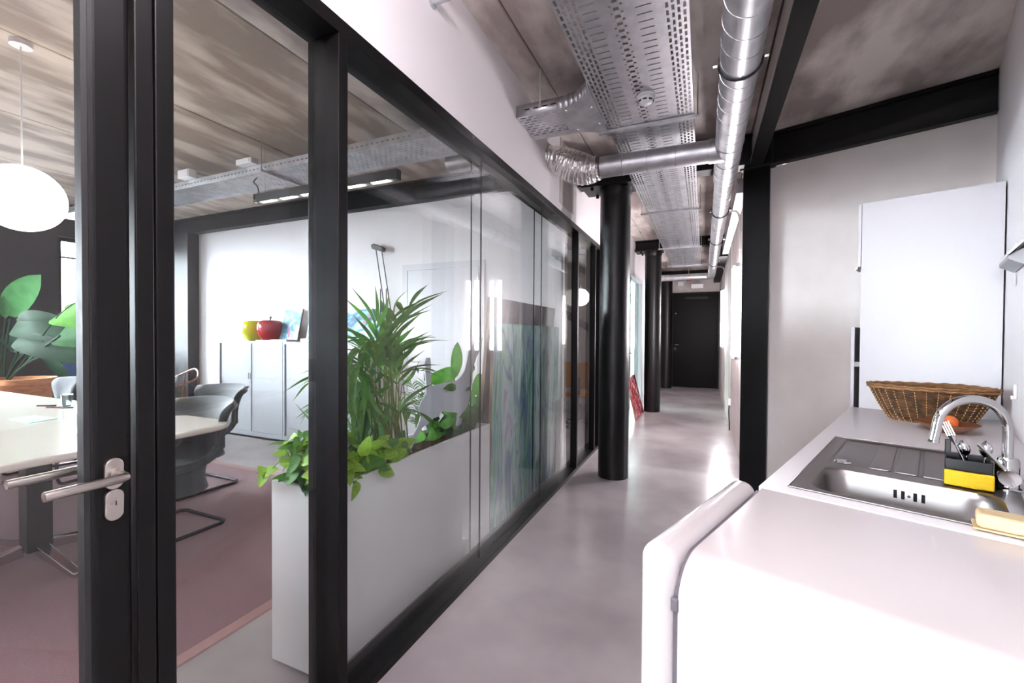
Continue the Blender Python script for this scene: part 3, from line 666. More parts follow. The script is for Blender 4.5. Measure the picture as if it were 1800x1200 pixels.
# sink: rim, drainer, bowl
sk = thing('sink', 'stainless steel sink with ribbed drainer set into the worktop', 'sink', (-.05, 1.96, CT), frame='K')
BW0, BW1, BV0, BV1 = -.258, .150, 1.540, 1.825
rz = CT + .004
b = MB('K')
for (x0, x1, y0, y1) in ((SW0, BW0, SV0, BV1), (BW1, SW1, SV0, BV1), (BW0, BW1, SV0, BV0), (SW0, SW1, BV1, 1.90), (SW0, -.262, 1.90, SV1), (.13, SW1, 1.90, SV1), (-.262, .13, 2.385, SV1)): b.quad((x0, y0, rz), (x1, y0, rz), (x1, y1, rz), (x0, y1, rz))
b.build('rim', 'stainless_sink', sk)
b = MB('K')
for a in (((SW0, SV0), (SW1, SV0)), ((SW1, SV0), (SW1, SV1)), ((SW1, SV1), (SW0, SV1)), ((SW0, SV1), (SW0, SV0))): b.tube([(*a[0], rz - .001), (*a[1], rz - .001)], .0028, 8)
b.build('edge_bead', 'stainless_sink', sk, smooth=True)
# bowl as a rounded-rectangle loft
def rrect(x0, x1, y0, y1, r, n=8):
    pts = []
    for (cx, cy, a0) in ((x1 - r, y1 - r, 0), (x0 + r, y1 - r, PI / 2), (x0 + r, y0 + r, PI), (x1 - r, y0 + r, 1.5 * PI)):
        for k in range(n + 1): a = a0 + PI / 2 * k / n; pts.append((cx + r * math.cos(a), cy + r * math.sin(a)))
    return pts
b = MB('K'); loops = []
for (ins, z, r) in ((-.0, 0, .06), (.004, -.006, .06), (.008, -.02, .062), (.018, -.13, .07), (.028, -.152, .07), (.06, -.160, .06)):
    loops.append([(x, y, rz + z) for x, y in rrect(BW0 + ins, BW1 - ins, BV0 + ins, BV1 - ins, r)])
n = len(loops[0]); b.v = [Vector(p) for L in loops for p in L]
for i in range(len(loops) - 1):
    for k in range(n): b.f.append((i * n + k, i * n + (k + 1) % n, (i + 1) * n + (k + 1) % n, (i + 1) * n + k))
b.f.append(tuple((len(loops) - 1) * n + k for k in range(n)))
# corner fillers between the square hole in the rim and the rounded bowl mouth
sq = rrect(BW0, BW1, BV0, BV1, .0001); o0 = len(b.v); b.v += [Vector((x, y, rz)) for x, y in sq]
for k in range(n): b.f.append((o0 + k, o0 + (k + 1) % n, (k + 1) % n, k))
b.build('bowl', 'stainless_sink', sk, smooth=True, angle=50)
for dx in (-.030, -.012, .016, .034): MB('K').box(-.045 + dx - .0042, -.045 + dx + .0042, BV1 - .0155, BV1 - .0125, CT - .052, CT - .027).build('overflow_slot', 'dark_slot', sk)
MB('K').tube([(-.043, BV1 - .017, CT - .040), (-.043, BV1 - .010, CT - .040)], .004, 8).build('overflow_screw', 'chrome', sk, smooth=True)
# sunken drainer floor with raised panels
b = MB('K'); L0 = rrect(-.262, .13, 1.90, 2.385, .0001); L1 = rrect(-.256, .124, 1.906, 2.379, .02); n = len(L0)
b.v = [Vector((x, y, rz)) for x, y in L0] + [Vector((x, y, rz - .006)) for x, y in L1]
b.f = [(k, (k + 1) % n, n + (k + 1) % n, n + k) for k in range(n)] + [tuple(n + k for k in range(n))]
b.build('drainer', 'stainless_sink', sk, smooth=True)
for k in range(4):
    x0 = -.150 + k * .068
    MB('K').prism(rrect(x0, x0 + .058, 1.925, 2.36, .008, 3), 'z', rz - .006, rz - .0005).build('drainer_panel', 'stainless_sink', sk, bev=.003)
MB('K').lathe([(0, 0), (.024, 0), (.026, .003), (.022, .008), (0, .009)], 24, (-.222, 1.935, rz - .002)).build('plug_knob', 'chrome', sk, smooth=True)
# tap: body, swan neck, lever
TPX, TPV = .166, 1.935
tp = thing('tap', 'tall chrome swan-neck mixer tap over the sink', 'tap', (TPX, TPV, CT), frame='K')
MB('K').lathe([(0, 0), (.030, 0), (.030, .006), (.0255, .010), (.0255, .085), (.0215, .094), (0, .094)], 32, (TPX, TPV, rz)).build('tap_body', 'chrome', tp, smooth=True)
arc = [(TPX, TPV, rz + .09), (TPX, TPV, rz + .17)] + [(TPX - .075 * (1 - math.cos(a)), TPV - .045 * (1 - math.cos(a)), rz + .175 + .088 * math.sin(a)) for a in [PI * k / 20 for k in range(20)]] + [(TPX - .152, TPV - .092, rz + .165), (TPX - .157, TPV - .095, rz + .135)]
MB('K').tube(arc, .0125, 20).build('spout', 'chrome', tp, smooth=True)
MB('K').tube([arc[-1], (arc[-1][0] - .0005, arc[-1][1], arc[-1][2] - .006)], .0135, 20).build('aerator', 'chrome', tp, smooth=True)
kn = MB('K').tube([(TPX + .0, TPV - .02, rz + .045), (TPX - .0, TPV - .062, rz + .045)], .0225, 28).build('lever_hub', 'chrome', tp, smooth=True)
MB('K').tube([(TPX - .005, TPV - .045, rz + .062), (TPX - .04, TPV - .048, rz + .105), (TPX - .062, TPV - .05, rz + .130)], [.006, .005, .0045], 12).build('lever', 'chrome', kn, smooth=True)
# black sink caddy with cutlery, sponge
cx, cv = .085, 1.915
cdy = thing('sink_caddy', 'black plastic cutlery caddy standing on the sink by the tap', 'caddy', (cx, cv, rz), frame='K')
b = MB('K')
for a in ((-.05, .05, -.035, -.031, .0, .078), (-.05, .05, .031, .035, .0, .085), (-.05, -.046, -.031, .031, .0, .082), (.046, .05, -.031, .031, .0, .082), (-.046, .046, -.031, .031, 0, .004)): b.box(cx + a[0], cx + a[1], cv + a[2], cv + a[3], rz + a[4], rz + a[5])
b.build('basket', 'plastic_black', cdy, bev=.0015)
MB('K').box(cx - .05, cx - .036, cv + .031, cv + .037, rz + .08, rz + .125).build('hook', 'plastic_black', cdy, bev=.002)
t = thing('sponge', 'yellow sponge with dark scouring side leaning on the black caddy', 'sponge', (cx, cv - .05, rz), frame='K')
sp = lambda z0, z1, y0, y1: [(cx - .052 + .104 * i / 8, cv + y0 - .006 * math.sin(PI * i / 8)) for i in range(9)] + [(cx + .052 - .104 * i / 8, cv + y1 - .006 * math.sin(PI * (1 - i / 8))) for i in range(9)]
MB('K').prism(sp(0, 0, -.058, -.042), 'z', rz + .003, rz + .048).build('foam', 'sponge_yellow', t, bev=.004)
MB('K').prism(sp(0, 0, -.042, -.036), 'z', rz + .001, rz + .046).build('scouring_pad', 'sponge_green', t, bev=.002)
def cutlery(name, label, p0, p1, kind):
    t = thing(name, label, 'cutlery', p0, frame='K'); a, c = Vector(p0), Vector(p1); d = (c - a)
    m = a + d * .62
    MB('K').tube([a, m], [.0022, .003], 8).build('handle', 'chrome', t, smooth=True)
    s = d.normalized().cross(Vector((0, 1, 0))).normalized()
    if kind == 'fork':
        MB('K').tube([m, m + d * .1, m + d * .16], [.003, .007, .010], 8).build('neck', 'chrome', t, smooth=True)
        for k in (-1.5, -.5, .5, 1.5): MB('K').tube([m + d * .15 + s * k * .0055, c + s * k * .0055], [.0019, .0012], 6).build('tine', 'chrome', t, smooth=True)
    else:
        b = MB('K'); M = [m + d * (k / 8 * .38) for k in range(9)]
        b.tube(M, [.003 + .0125 * math.sin(PI * k / 8) ** .7 for k in range(9)], 14); b.build('spoon_bowl', 'chrome', t, smooth=True)
cutlery('fork', 'steel fork standing upright in the black caddy', (cx + .015, cv - .01, rz + .006), (cx - .052, cv + .012, rz + .182), 'fork')
cutlery('spoon', 'steel spoon in the black caddy, beside the fork', (cx + .01, cv + .015, rz + .006), (cx - .012, cv + .020, rz + .130), 'spoon')
cutlery('spoon', 'steel spoon in the black caddy, behind the tap neck', (cx + .03, cv + .0, rz + .006), (cx + .040, cv + .028, rz + .135), 'spoon')
t = thing('dish_brush', 'dark dish brush with thin wooden handle against the kitchen wall', 'brush', (.225, 1.98, CT), frame='K')
MB('K').lathe([(0, 0), (.026, 0), (.030, .03), (.022, .065), (0, .07)], 20, (.232, 1.975, CT)).build('brush_head', 'plastic_black', t, smooth=True)
MB('K').tube([(.232, 1.975, CT + .06), (.240, 1.985, CT + .15), (.246, 1.99, CT + .172)], [.005, .004, .0025], 8).build('handle', 'brush_wood', t, smooth=True)
# soap
t = thing('soap_bar', 'worn cream soap bar lying on the near sink rim', 'soap', (.135, 1.505, CT), frame='K')
MB('K').box(.082, .200, 1.480, 1.548, rz + .004, rz + .037).build('bar', 'soap', t, bev=.009, seg=4, smooth=True)
MB('K').box(.076, .206, 1.478, 1.551, rz, rz + .004).build('residue', 'soap', t, bev=.002)

# wicker basket: woven body from real strands
bk = thing('wicker_basket', 'oval brown wicker basket on the worktop before the tall cabinet', 'basket', (0, 3.25, CT), frame='K')
bcx, bcv = -.005, 3.21
A0, B0, A1, B1, HBK = .155, .085, .247, .135, .175
def bpt(a, f, off=0.0):
    e = f ** .8
    A = A0 + (A1 - A0) * e + off; B = B0 + (B1 - B0) * e + off
    return (bcx + A * math.cos(a), bcv + B * math.sin(a), CT + .004 + HBK * f)
NR = 25
for j in range(NR):
    f = (j + .5) / NR
    MB('K').tube([bpt(2 * PI * k / 96, f, (.003 if k % 4 in (0, 3) else -.002) * (1 if j % 2 else -1)) for k in range(96)], .0046, 5, closed=True).build('woven_strand', 'wicker', bk, smooth=True)
for k in range(34):
    a = 2 * PI * k / 34 + .05
    MB('K').tube([bpt(a, f / 50, .0058 if f % 4 < 2 else .0005) for f in range(0, 51)], .0016, 5).build('stake', 'wicker_stake', bk, smooth=True)
for dz, off, r in ((.0, .006, .0075), (.010, .002, .006), (.012, .010, .006)):
    b = MB('K'); pts = []
    for k in range(120):
        a = 2 * PI * k / 120; p = bpt(a, 1.0, off); lift = .005 * max(0, math.sin(2 * a - .7)) ** 2 * (1 if math.sin(a) > 0.15 else 0)
        pts.append((p[0], p[1], p[2] + dz + lift + .002 * math.sin(k * 1.3)))
    b.tube(pts, r, 6, closed=True); b.build('braided_rim', 'wicker_light', bk, smooth=True)
MB('K').lathe([(0, 0), (1, 0), (1, .006), (0, .006)], 40, (bcx, bcv, CT), A0 + .004, B0 + .004).build('base', 'wicker_light', bk)
# wooden bowl with an orange
wb = thing('wooden_bowl', 'shallow brown wooden bowl in front of the wicker basket', 'bowl', (.06, 2.92, CT), frame='K')
wx, wv = .055, 2.925
MB('K').lathe([(0, 0), (.035, 0), (.05, .006), (.105, .038), (.117, .046), (.112, .048), (.096, .040), (.045, .014), (0, .011)], 40, (wx, wv, CT)).build('shell', 'bowl_wood', wb, smooth=True, angle=60)
MB('K').lathe([(.030, 0), (.036, 0), (.036, .004), (.030, .004)], 24, (wx, wv, CT)).build('foot_ring', 'bowl_wood', wb)
og = thing('orange', 'orange fruit lying in the brown wooden bowl', 'fruit', (wx + .01, wv + .01, CT + .012), frame='K')
MB('K').lathe([(.0335 * math.sin(PI * k / 12), .031 * (1 - math.cos(PI * k / 12))) for k in range(13)], 24, (wx + .012, wv + .02, CT + .015)).build('peel', 'orange_peel', og, smooth=True)
MB('K').lathe([(0, .0), (.004, .0), (.003, .003), (0, .003)], 6, (wx + .012, wv + .02, CT + .0765)).build('stem', 'stem_green', og)

# ------------------------------------------------------------------ meeting room: carpet, table, chairs
cp = thing('carpet', 'large mauve carpet with pale bound edge in the meeting room', 'carpet', (-4.6, .7, 0))
cx0, cx1, cy0, cy1 = -7.4, -1.925, -2.2, 2.92
MB().box(cx0 + .06, cx1 - .06, cy0 + .06, cy1 - .06, 0, .009).build('pile', 'carpet_mauve', cp)
for a in ((cx0, cx1, cy0, cy0 + .06), (cx0, cx1, cy1 - .06, cy1), (cx0, cx0 + .06, cy0 + .06, cy1 - .06), (cx1 - .06, cx1, cy0 + .06, cy1 - .06)): MB().box(*a, 0, .0085).build('border', 'carpet_border', cp)
CF = .009
tb = thing('meeting_table', 'long glossy white meeting table with rounded corners', 'table', (-5, 1.25, CF))
MB().prism(rrect(-7.15, -2.93, .42, 2.0, .20, 10), 'z', .700, .738).build('tabletop', 'table_white', tb, bev=.014, seg=4, smooth=True)
for px in (-3.60, -6.4):
    p = MB().box(px - .055, px + .055, 1.21 - .055, 1.21 + .055, CF + .06, .69).build('post', 'lamp_black', tb, bev=.006)
    MB().box(px - .35, px + .35, 1.17, 1.25, .66, .70).build('cross_arm', 'lamp_black', p)
    for (dx, dy) in ((1, 0), (-1, 0), (0, 1), (0, -1)):
        b = MB(); n_ = Vector((-dy, dx, 0)); d_ = Vector((dx, dy, 0)); c_ = Vector((px, 1.21, CF))
        P_ = []
        for (t_, hw, z0, z1) in ((.06, .028, .045, .105), (.48, .020, 0, .028)):
            for s_ in (-1, 1):
                for z in (z0, z1): P_.append(c_ + d_ * t_ + n_ * (s_ * hw) + Vector((0, 0, z)))
        b.add(P_, [(0, 1, 3, 2), (4, 6, 7, 5), (0, 4, 5, 1), (2, 3, 7, 6), (1, 5, 7, 3), (0, 2, 6, 4)]); b.build('foot', 'chrome', p, bev=.004)
# winged shell chair on a cantilever sled frame, facing -y
def chair(label):
    t = thing('shell_chair', label, 'chair', group='grey shell chairs around the meeting table')
    def shell(u, v):
        # u across (-1..1), v along the profile from the seat front edge to the top of the back
        prof = [(-.27, .450, .225), (-.10, .425, .245), (.06, .415, .235), (.17, .435, .225), (.235, .50, .215), (.275, .60, .235), (.315, .72, .275), (.365, .815, .315), (.40, .845, .325)]
        y, z, hw = bez(prof, 32)[int(v * 32 + .5)]
        x = (u * 2 - 1); ax = abs(x)
        if v > .5: y -= (.16 * ax ** 2.2) * min(1, (v - .5) * 3); z -= .03 * ax ** 3 * (v - .5)
        else: z += .075 * ax ** 3 * (.4 + v)
        return (x * hw, y, z)
    MB().grid(shell, 16, 32).build('shell', 'chair_fabric', t, smooth=True, solid=.046, angle=80)
    def under(u, v):
        a = 2 * PI * u; z = .26 + .17 * v; r = .175 + .035 * (1 - v) ** 2 + .03 * v ** 2
        return (r * math.cos(a) * 1.0, .03 + r * .95 * math.sin(a), z)
    MB().grid(under, 28, 8, wrap=True).build('seat_skirt', 'chair_fabric', t, smooth=True, solid=.012)
    MB().lathe([(0, 0), (.195, 0), (.20, .01), (0, .012)], 28, (0, .03, .262)).build('seat_base', 'chair_fabric', t)
    r = .0125
    fr_ = [(-.245, -.20, r), (-.245, .215, r), (-.215, .245, r), (.215, .245, r), (.245, .215, r), (.245, -.20, r)]
    MB().tube(fr_, r, 10).build('sled_frame', 'tube_dark', t, smooth=True)
    for s in (-1, 1): MB().tube(bez([(s * .245, -.19, r), (s * .245, -.27, .02), (s * .24, -.29, .12), (s * .22, -.26, .25), (s * .19, -.12, .275)], 20), r, 10).build('leg', 'tube_dark', t, smooth=True)
    return t
c0 = chair('grey shell chair pulled back from the far side of the table, near the cabinets')
place(c0, (-4.06, 2.34, CF))
for (x, y, rz_, lb) in ((-3.325, 1.75, 0, 'grey shell chair tucked under the near corner of the white table'),
                        (-5.42, 2.12, .12, 'grey shell chair seen over the table beside the terracotta pot, right one'),
                        (-6.15, 2.08, -.1, 'grey shell chair seen over the table beside the terracotta pot, left one'),
                        (-4.75, .50, PI, 'grey shell chair on the window end of the table near side')):
    c = copy_tree(c0); place(c, (x, y, CF), rz_); c['label'] = lb
# bentwood chair and framed print by the corner
t = thing('bentwood_chair', 'brown bentwood armchair against the wall left of the grey cabinets', 'chair', (-6.35, 3.35, 0))
bx, by = -6.35, 3.45
MB().lathe([(0, 0), (.21, 0), (.215, .02), (0, .03)], 24, (bx, by, .43)).build('seat', 'bentwood', t)
MB().tube(bez([(bx + .23, by - .30, .66), (bx + .25, by - .1, .68), (bx + .22, by + .14, .76), (bx, by + .24, .86), (bx - .22, by + .14, .76), (bx - .25, by - .1, .68), (bx - .23, by - .30, .66)], 40), .014, 8).build('back_rail', 'bentwood', t, smooth=True)
for s in (-1, 1):
    MB().tube(bez([(bx + s * .24, by - .24, .67), (bx + s * .20, by - .20, .45), (bx + s * .19, by - .2, .0)], 14), .014, 8).build('leg', 'bentwood', t, smooth=True)
    MB().tube([(bx + s * .15, by + .20, .82), (bx + s * .15, by + .17, .43), (bx + s * .18, by + .2, 0)], .014, 8).build('leg', 'bentwood', t, smooth=True)
t = thing('picture_frame', 'small white framed print standing on the bentwood chair', 'picture', (-6.2, 3.2, .46))
MB().prism([(3.20, .46), (3.23, .46), (3.37, .80), (3.34, .80)], 'x', -6.52, -6.14).build('frame', 'paper_white', t, bev=.004)
MB().prism([(3.213, .51), (3.219, .51), (3.331, .765), (3.325, .765)], 'x', -6.47, -6.19).build('print', 'art_dusk', t)
# things on the table
ZT = .738
t = thing('paper_sheet', 'pale blue paper sheet lying on the white table', 'paper', (-4.3, 1.42, ZT)); 
MB().prism([(-4.44, 1.36), (-4.13, 1.36), (-4.19, 1.52), (-4.47, 1.50)], 'z', ZT, ZT + .004).build('sheet', 'paper_blue', t)
MB().prism([(-4.42, 1.37), (-4.20, 1.37), (-4.24, 1.44), (-4.43, 1.43)], 'z', ZT + .004, ZT + .006).build('sheet', 'paper_blue', t)
for (p, q, lb) in (((-5.02, 1.70), (-4.90, 1.77), 'dark red pen on the white table, left of two'), ((-4.86, 1.70), (-4.66, 1.79), 'dark red pen on the white table, right of two')):
    t = thing('pen', lb, 'pen', (*p, ZT)); a = Vector((*p, ZT + .006)); c = Vector((*q, ZT + .006)); MB().tube([a, a.lerp(c, .7)], .006, 8).build('barrel', 'pen_red', t, smooth=True); MB().tube([a.lerp(c, .7), c], .0065, 8).build('cap', 'rubber_dark', t, smooth=True)
t = thing('glass_tumbler', 'clear drinking glass at the far edge of the white table', 'glass', (-4.80, 1.80, ZT))
MB().lathe([(0, 0), (.030, 0), (.036, .10), (.033, .10), (.028, .008), (0, .008)], 24, (-4.80, 1.80, ZT)).build('tumbler', 'glass_tumbler', t, smooth=True); MB().lathe([(0, .0), (.027, .0), (.027, .002), (0, .002)], 20, (-4.80, 1.80, ZT + .0085)).build('water', 'paper_blue', t)

# ------------------------------------------------------------------ cabinets along the back wall
def tambour(x0, x1, label):
    t = thing('tambour_cabinet', label, 'cabinet', ((x0 + x1) / 2, 3.78, 0), group='grey tambour cabinets along the back wall')
    y0, y1, zt = 3.78, 4.105, 1.25
    for a in ((x0, x0 + .025, y0, y1, .03, zt), (x1 - .025, x1, y0, y1, .03, zt)): MB().box(*a).build('side_panel', 'cabinet_grey', t)
    MB().box(x0 + .025, x1 - .025, y0, y1, zt - .03, zt).build('top_panel', 'cabinet_grey', t)
    MB().box(x0 + .025, x1 - .025, y0, y1, .03, .085).build('bottom_panel', 'cabinet_grey', t)
    MB().box(x0 + .03, x1 - .03, y0 + .02, y1, 0, .03).build('plinth', 'rubber_dark', t)
    MB().box(x0 + .025, x1 - .025, y1 - .01, y1, .085, zt - .03).build('back_panel', 'cabinet_grey', t)
    xm = (x0 + x1) / 2
    for (a, c) in ((x0 + .045, xm - .030), (xm + .030, x1 - .030)):
        d = MB().box(a, c, y0 + .012, y0 + .022, .085, zt - .03).build('shutter', 'cabinet_front', t)
        n = 34
        b = MB()
        for k in range(1, n): xk_ = a + (c - a) * k / n; b.box(xk_ - .0012, xk_ + .0012, y0 + .0115, y0 + .0125, .085, zt - .03)
        b.build('slat_grooves', 'cabinet_grey', d)
    for s in (-1, 1):
        st = MB().box(xm + s * .015 - .0145, xm + s * .015 + .0145, y0 + .004, y0 + .022, .085, zt - .03).build('closing_stile', 'cabinet_grey', t)
        MB().box(xm + s * .017 - .006, xm + s * .017 + .006, y0 + .002, y0 + .0045, .76, .84).build('finger_pull', 'rubber_dark', st)
    MB().tube([(xm - .014, y0 - .006, .66), (xm - .014, y0 + .004, .66)], .014, 14).build('lock', 'chrome', t, smooth=True)
    MB().box(xm - .018, xm - .010, y0 - .03, y0 - .006, .64, .665).build('key', 'rubber_dark', t)
tambour(-5.99, -4.765, 'pale grey tambour cabinet with a key under the glass apples')
tambour(-4.755, -3.53, 'pale grey tambour cabinet half hidden by the mullion, under the blue paintings')
ZC = 1.25
def apple(x, y, r, m, stem, label):
    t = thing('glass_apple', label, 'ornament', (x, y, ZC))
    pr = [(0, .05), (.22, .0), (.50, .01), (.74, .25), (.93, .65), (1.0, 1.08), (.95, 1.40), (.75, 1.62), (.45, 1.68), (.2, 1.60), (0, 1.50)]
    MB().lathe([(p[0] * r, p[1] * r) for p in pr], 36, (x, y, ZC)).build('body', m, t, smooth=True, sub=1, angle=80)
    if stem: MB().tube([(x, y, ZC + 1.50 * r), (x - .004, y, ZC + 1.72 * r), (x + .004, y, ZC + 1.95 * r)], [.010, .009, .017], 10).build('stem', 'book_grey', t, smooth=True)
    return t
apple(-5.56, 3.99, .165, 'apple_yellow', False, 'big yellow glass apple on the grey cabinet'); apple(-5.16, 3.92, .165, 'apple_red', True, 'big red glass apple with metal stem on the grey cabinet')
def canvas(name, x0, x1, z0, h, y0, lean, m, label, cat='painting', marks=()):
    t = thing(name, label, cat, ((x0 + x1) / 2, y0, z0))
    MB().prism([(y0, z0), (y0 + .02, z0), (y0 + .02 + lean, z0 + h), (y0 + lean, z0 + h)], 'x', x0, x1).build('stretcher', 'canvas_edge', t)
    MB().prism([(y0 - .003, z0), (y0, z0), (y0 + lean, z0 + h), (y0 - .003 + lean, z0 + h)], 'x', x0, x1).build('canvas', m, t)
    for (xa, za, xb, zb, wd) in marks:
        f = lambda z: y0 - .004 + lean * (z - z0) / h
        n_ = Vector((-(zb - za), xb - xa)).normalized() * wd
        MB().add([(xa - n_.x, f(za), za - n_.y), (xa + n_.x, f(za), za + n_.y), (xb + n_.x * .5, f(zb), zb + n_.y * .5), (xb - n_.x * .5, f(zb), zb - n_.y * .5)], [(0, 1, 2, 3)]).build('brush_stroke', 'art_pink', t, solid=.002)
canvas('abstract_painting', -5.02, -4.70, ZC + .02, .40, 3.94, .09, 'art_blue', 'small blue abstract painting right behind the red apple', marks=((-4.86, 1.30, -4.88, 1.44, .018),))
canvas('abstract_painting', -4.62, -3.47, ZC, .40, 4.00, .085, 'art_blue', 'wide blue abstract painting with pink strokes, partly behind the mullion', marks=((-4.60, 1.50, -4.47, 1.645, .025), (-3.72, 1.48, -3.62, 1.62, .016), (-3.98, 1.34, -4.0, 1.52, .016), (-4.36, 1.50, -4.40, 1.64, .012)))
for (x0, x1, y0, y1, z0, z1, m, nm, lb) in ((-5.28, -5.0, 3.80, 3.93, ZC, ZC + .018, 'paper_white', 'magazine', 'white magazine lying before the red apple'), (-5.0, -4.72, 3.80, 3.93, ZC, ZC + .026, 'book_brown', 'book', 'brown book lying on the edge of the first grey cabinet'), (-4.50, -4.26, 3.82, 3.96, ZC, ZC + .045, 'book_grey', 'book', 'grey thick book lying before the wide blue painting')):
    t = thing(nm, lb, 'book', ((x0 + x1) / 2, y0, z0)); MB().box(x0, x1, y0, y1, z0 + .003, z1 - .003).build('pages', 'paper_white', t)
    for (a, c) in ((z0, z0 + .003), (z1 - .003, z1)): MB().box(x0 - .003, x1 + .003, y0 - .003, y1, a, c).build('cover', m, t)
    MB().box(x0 - .005, x0, y0, y1, z0, z1).build('spine', m, t)
# tall folding lamp arm against the wall
t = thing('arm_lamp', 'black double-rod arm lamp standing against the white back wall', 'lamp', (-3.38, 4.05, 0))
yy = 4.06
MB().prism([(-3.60, 2.40), (-3.56, 2.415), (-3.42, 2.355), (-3.44, 2.31), (-3.585, 2.355)], 'y', yy - .03, yy + .03).build('lamp_head', 'lamp_black', t, bev=.006)
for dx in (0, .085): MB().tube([(-3.545 + dx, yy, 2.345 - dx * .2), (-3.455 + dx, yy, 1.86)], .006, 8).build('upper_rod', 'lamp_black', t, smooth=True)
for dx in (0, .085): MB().tube([(-3.455 + dx, yy, 1.86), (-3.41 + dx, yy, 1.62)], .006, 8).build('rod', 'lamp_black', t, smooth=True)
for dx in (-.012, .075): MB().tube([(-3.455 + dx, yy - .012, 1.88), (-3.46 + dx, yy - .012, .03)], .006, 8).build('lower_rod', 'lamp_black', t, smooth=True)
MB().tube([(-3.47, yy - .006, 1.62), (-3.31, yy - .006, 1.62)], .006, 8).build('cross_bar', 'lamp_black', t, smooth=True)
MB().lathe([(0, 0), (.055, 0), (.05, .02), (0, .025)], 24, (-3.42, yy - .006, 0)).build('base', 'lamp_black', t)

# ------------------------------------------------------------------ lamps of the meeting room
t = thing('pendant_globe', 'glowing white globe pendant above the meeting table', 'lamp', (-3.70, 1.20, 2.15))
MB().lathe([(.192 * math.sin(PI * k / 20), -.190 * math.cos(PI * k / 20)) for k in range(21)], 40, (-3.70, 1.20, 2.14)).build('globe', 'globe_glow', t, smooth=True)
MB().tube([(-3.70, 1.20, 2.33), (-3.70, 1.20, CZ)], .004, 6).build('cord', 'plastic_white', t); MB().lathe([(0, 0), (.05, 0), (.05, .03), (0, .03)], 20, (-3.70, 1.20, CZ - .03)).build('ceiling_rose', 'plastic_white', t)
def linear(x0, x1, y, z, label, cords=True):
    t = thing('linear_lamp', label, 'lamp', ((x0 + x1) / 2, y, z), group='black linear ceiling lamps')
    b = MB(); b.box(x0, x1, y - .028, y - .024, z, z + .075); b.box(x0, x1, y + .024, y + .028, z, z + .075); b.box(x0, x1, y - .024, y + .024, z + .030, z + .075)
    for x in (x0, x1 - .004): b.box(x, x + .004, y - .024, y + .024, z, z + .030)
    b.build('housing', 'lamp_black', t)
    n = max(3, int((x1 - x0) / .26))
    for k in range(n):
        a = x0 + .03 + (x1 - x0 - .06) * k / n; MB().box(a, a + (x1 - x0) / n * .62, y - .020, y + .020, z + .018, z + .028).build('light_strip', 'lamp_glow', t)
    for x in (x0 + .12, x1 - .12): MB().tube([(x, y, z + .075), (x, y, CZ)], .0018, 6).build('wire', 'galvanised_seam', t)
    return t
l1 = linear(-3.74, -2.14, 2.70, 2.53, 'black linear lamp hanging below the meeting room cable tray')
MB().tube(bez([(-3.70, 2.70, 2.605), (-3.72, 2.70, 2.68), (-3.80, 2.72, 2.74), (-3.78, 2.74, 2.785)], 16), .005, 8).build('flex', 'rubber_dark', l1, smooth=True)
MB().box(-3.742, -3.71, 2.672, 2.728, 2.56, 2.60).build('end_plug', 'plastic_white', l1)
linear(-7.0, -5.2, -.5, 2.53, 'black linear lamp over the near side of the meeting room')  # unseen lamp added to light the planter front and near room

# ------------------------------------------------------------------ planter with its plants
PX0, PX1, PY0, PY1, PZ = -1.612, -1.315, 1.228, 2.625, .750
pl = thing('planter', 'long white planter box standing behind the glass', 'planter', ((PX0 + PX1) / 2, (PY0 + PY1) / 2, 0))
wt = .018
for a in ((PX0, PX1, PY0, PY0 + wt), (PX0, PX1, PY1 - wt, PY1), (PX0, PX0 + wt, PY0 + wt, PY1 - wt), (PX1 - wt, PX1, PY0 + wt, PY1 - wt)): MB().box(*a, .012, PZ).build('side_panel', 'planter_white', pl, bev=.002)
MB().box(PX0 + .02, PX1 - .02, PY0 + .02, PY1 - .02, 0, .03).build('plinth', 'rubber_dark', pl)
rs = random.Random(5)
hs = [[rs.uniform(-.012, .014) for j in range(42)] for i in range(11)]
def soil_fn(u, v): return (PX0 + wt + (PX1 - PX0 - 2 * wt) * u, PY0 + wt + (PY1 - PY0 - 2 * wt) * v, PZ - .035 + hs[int(u * 10 + .5)][int(v * 40 + .5)])
tag(MB().grid(soil_fn, 10, 40).build('soil', 'soil', pl, smooth=True), kind='stuff')

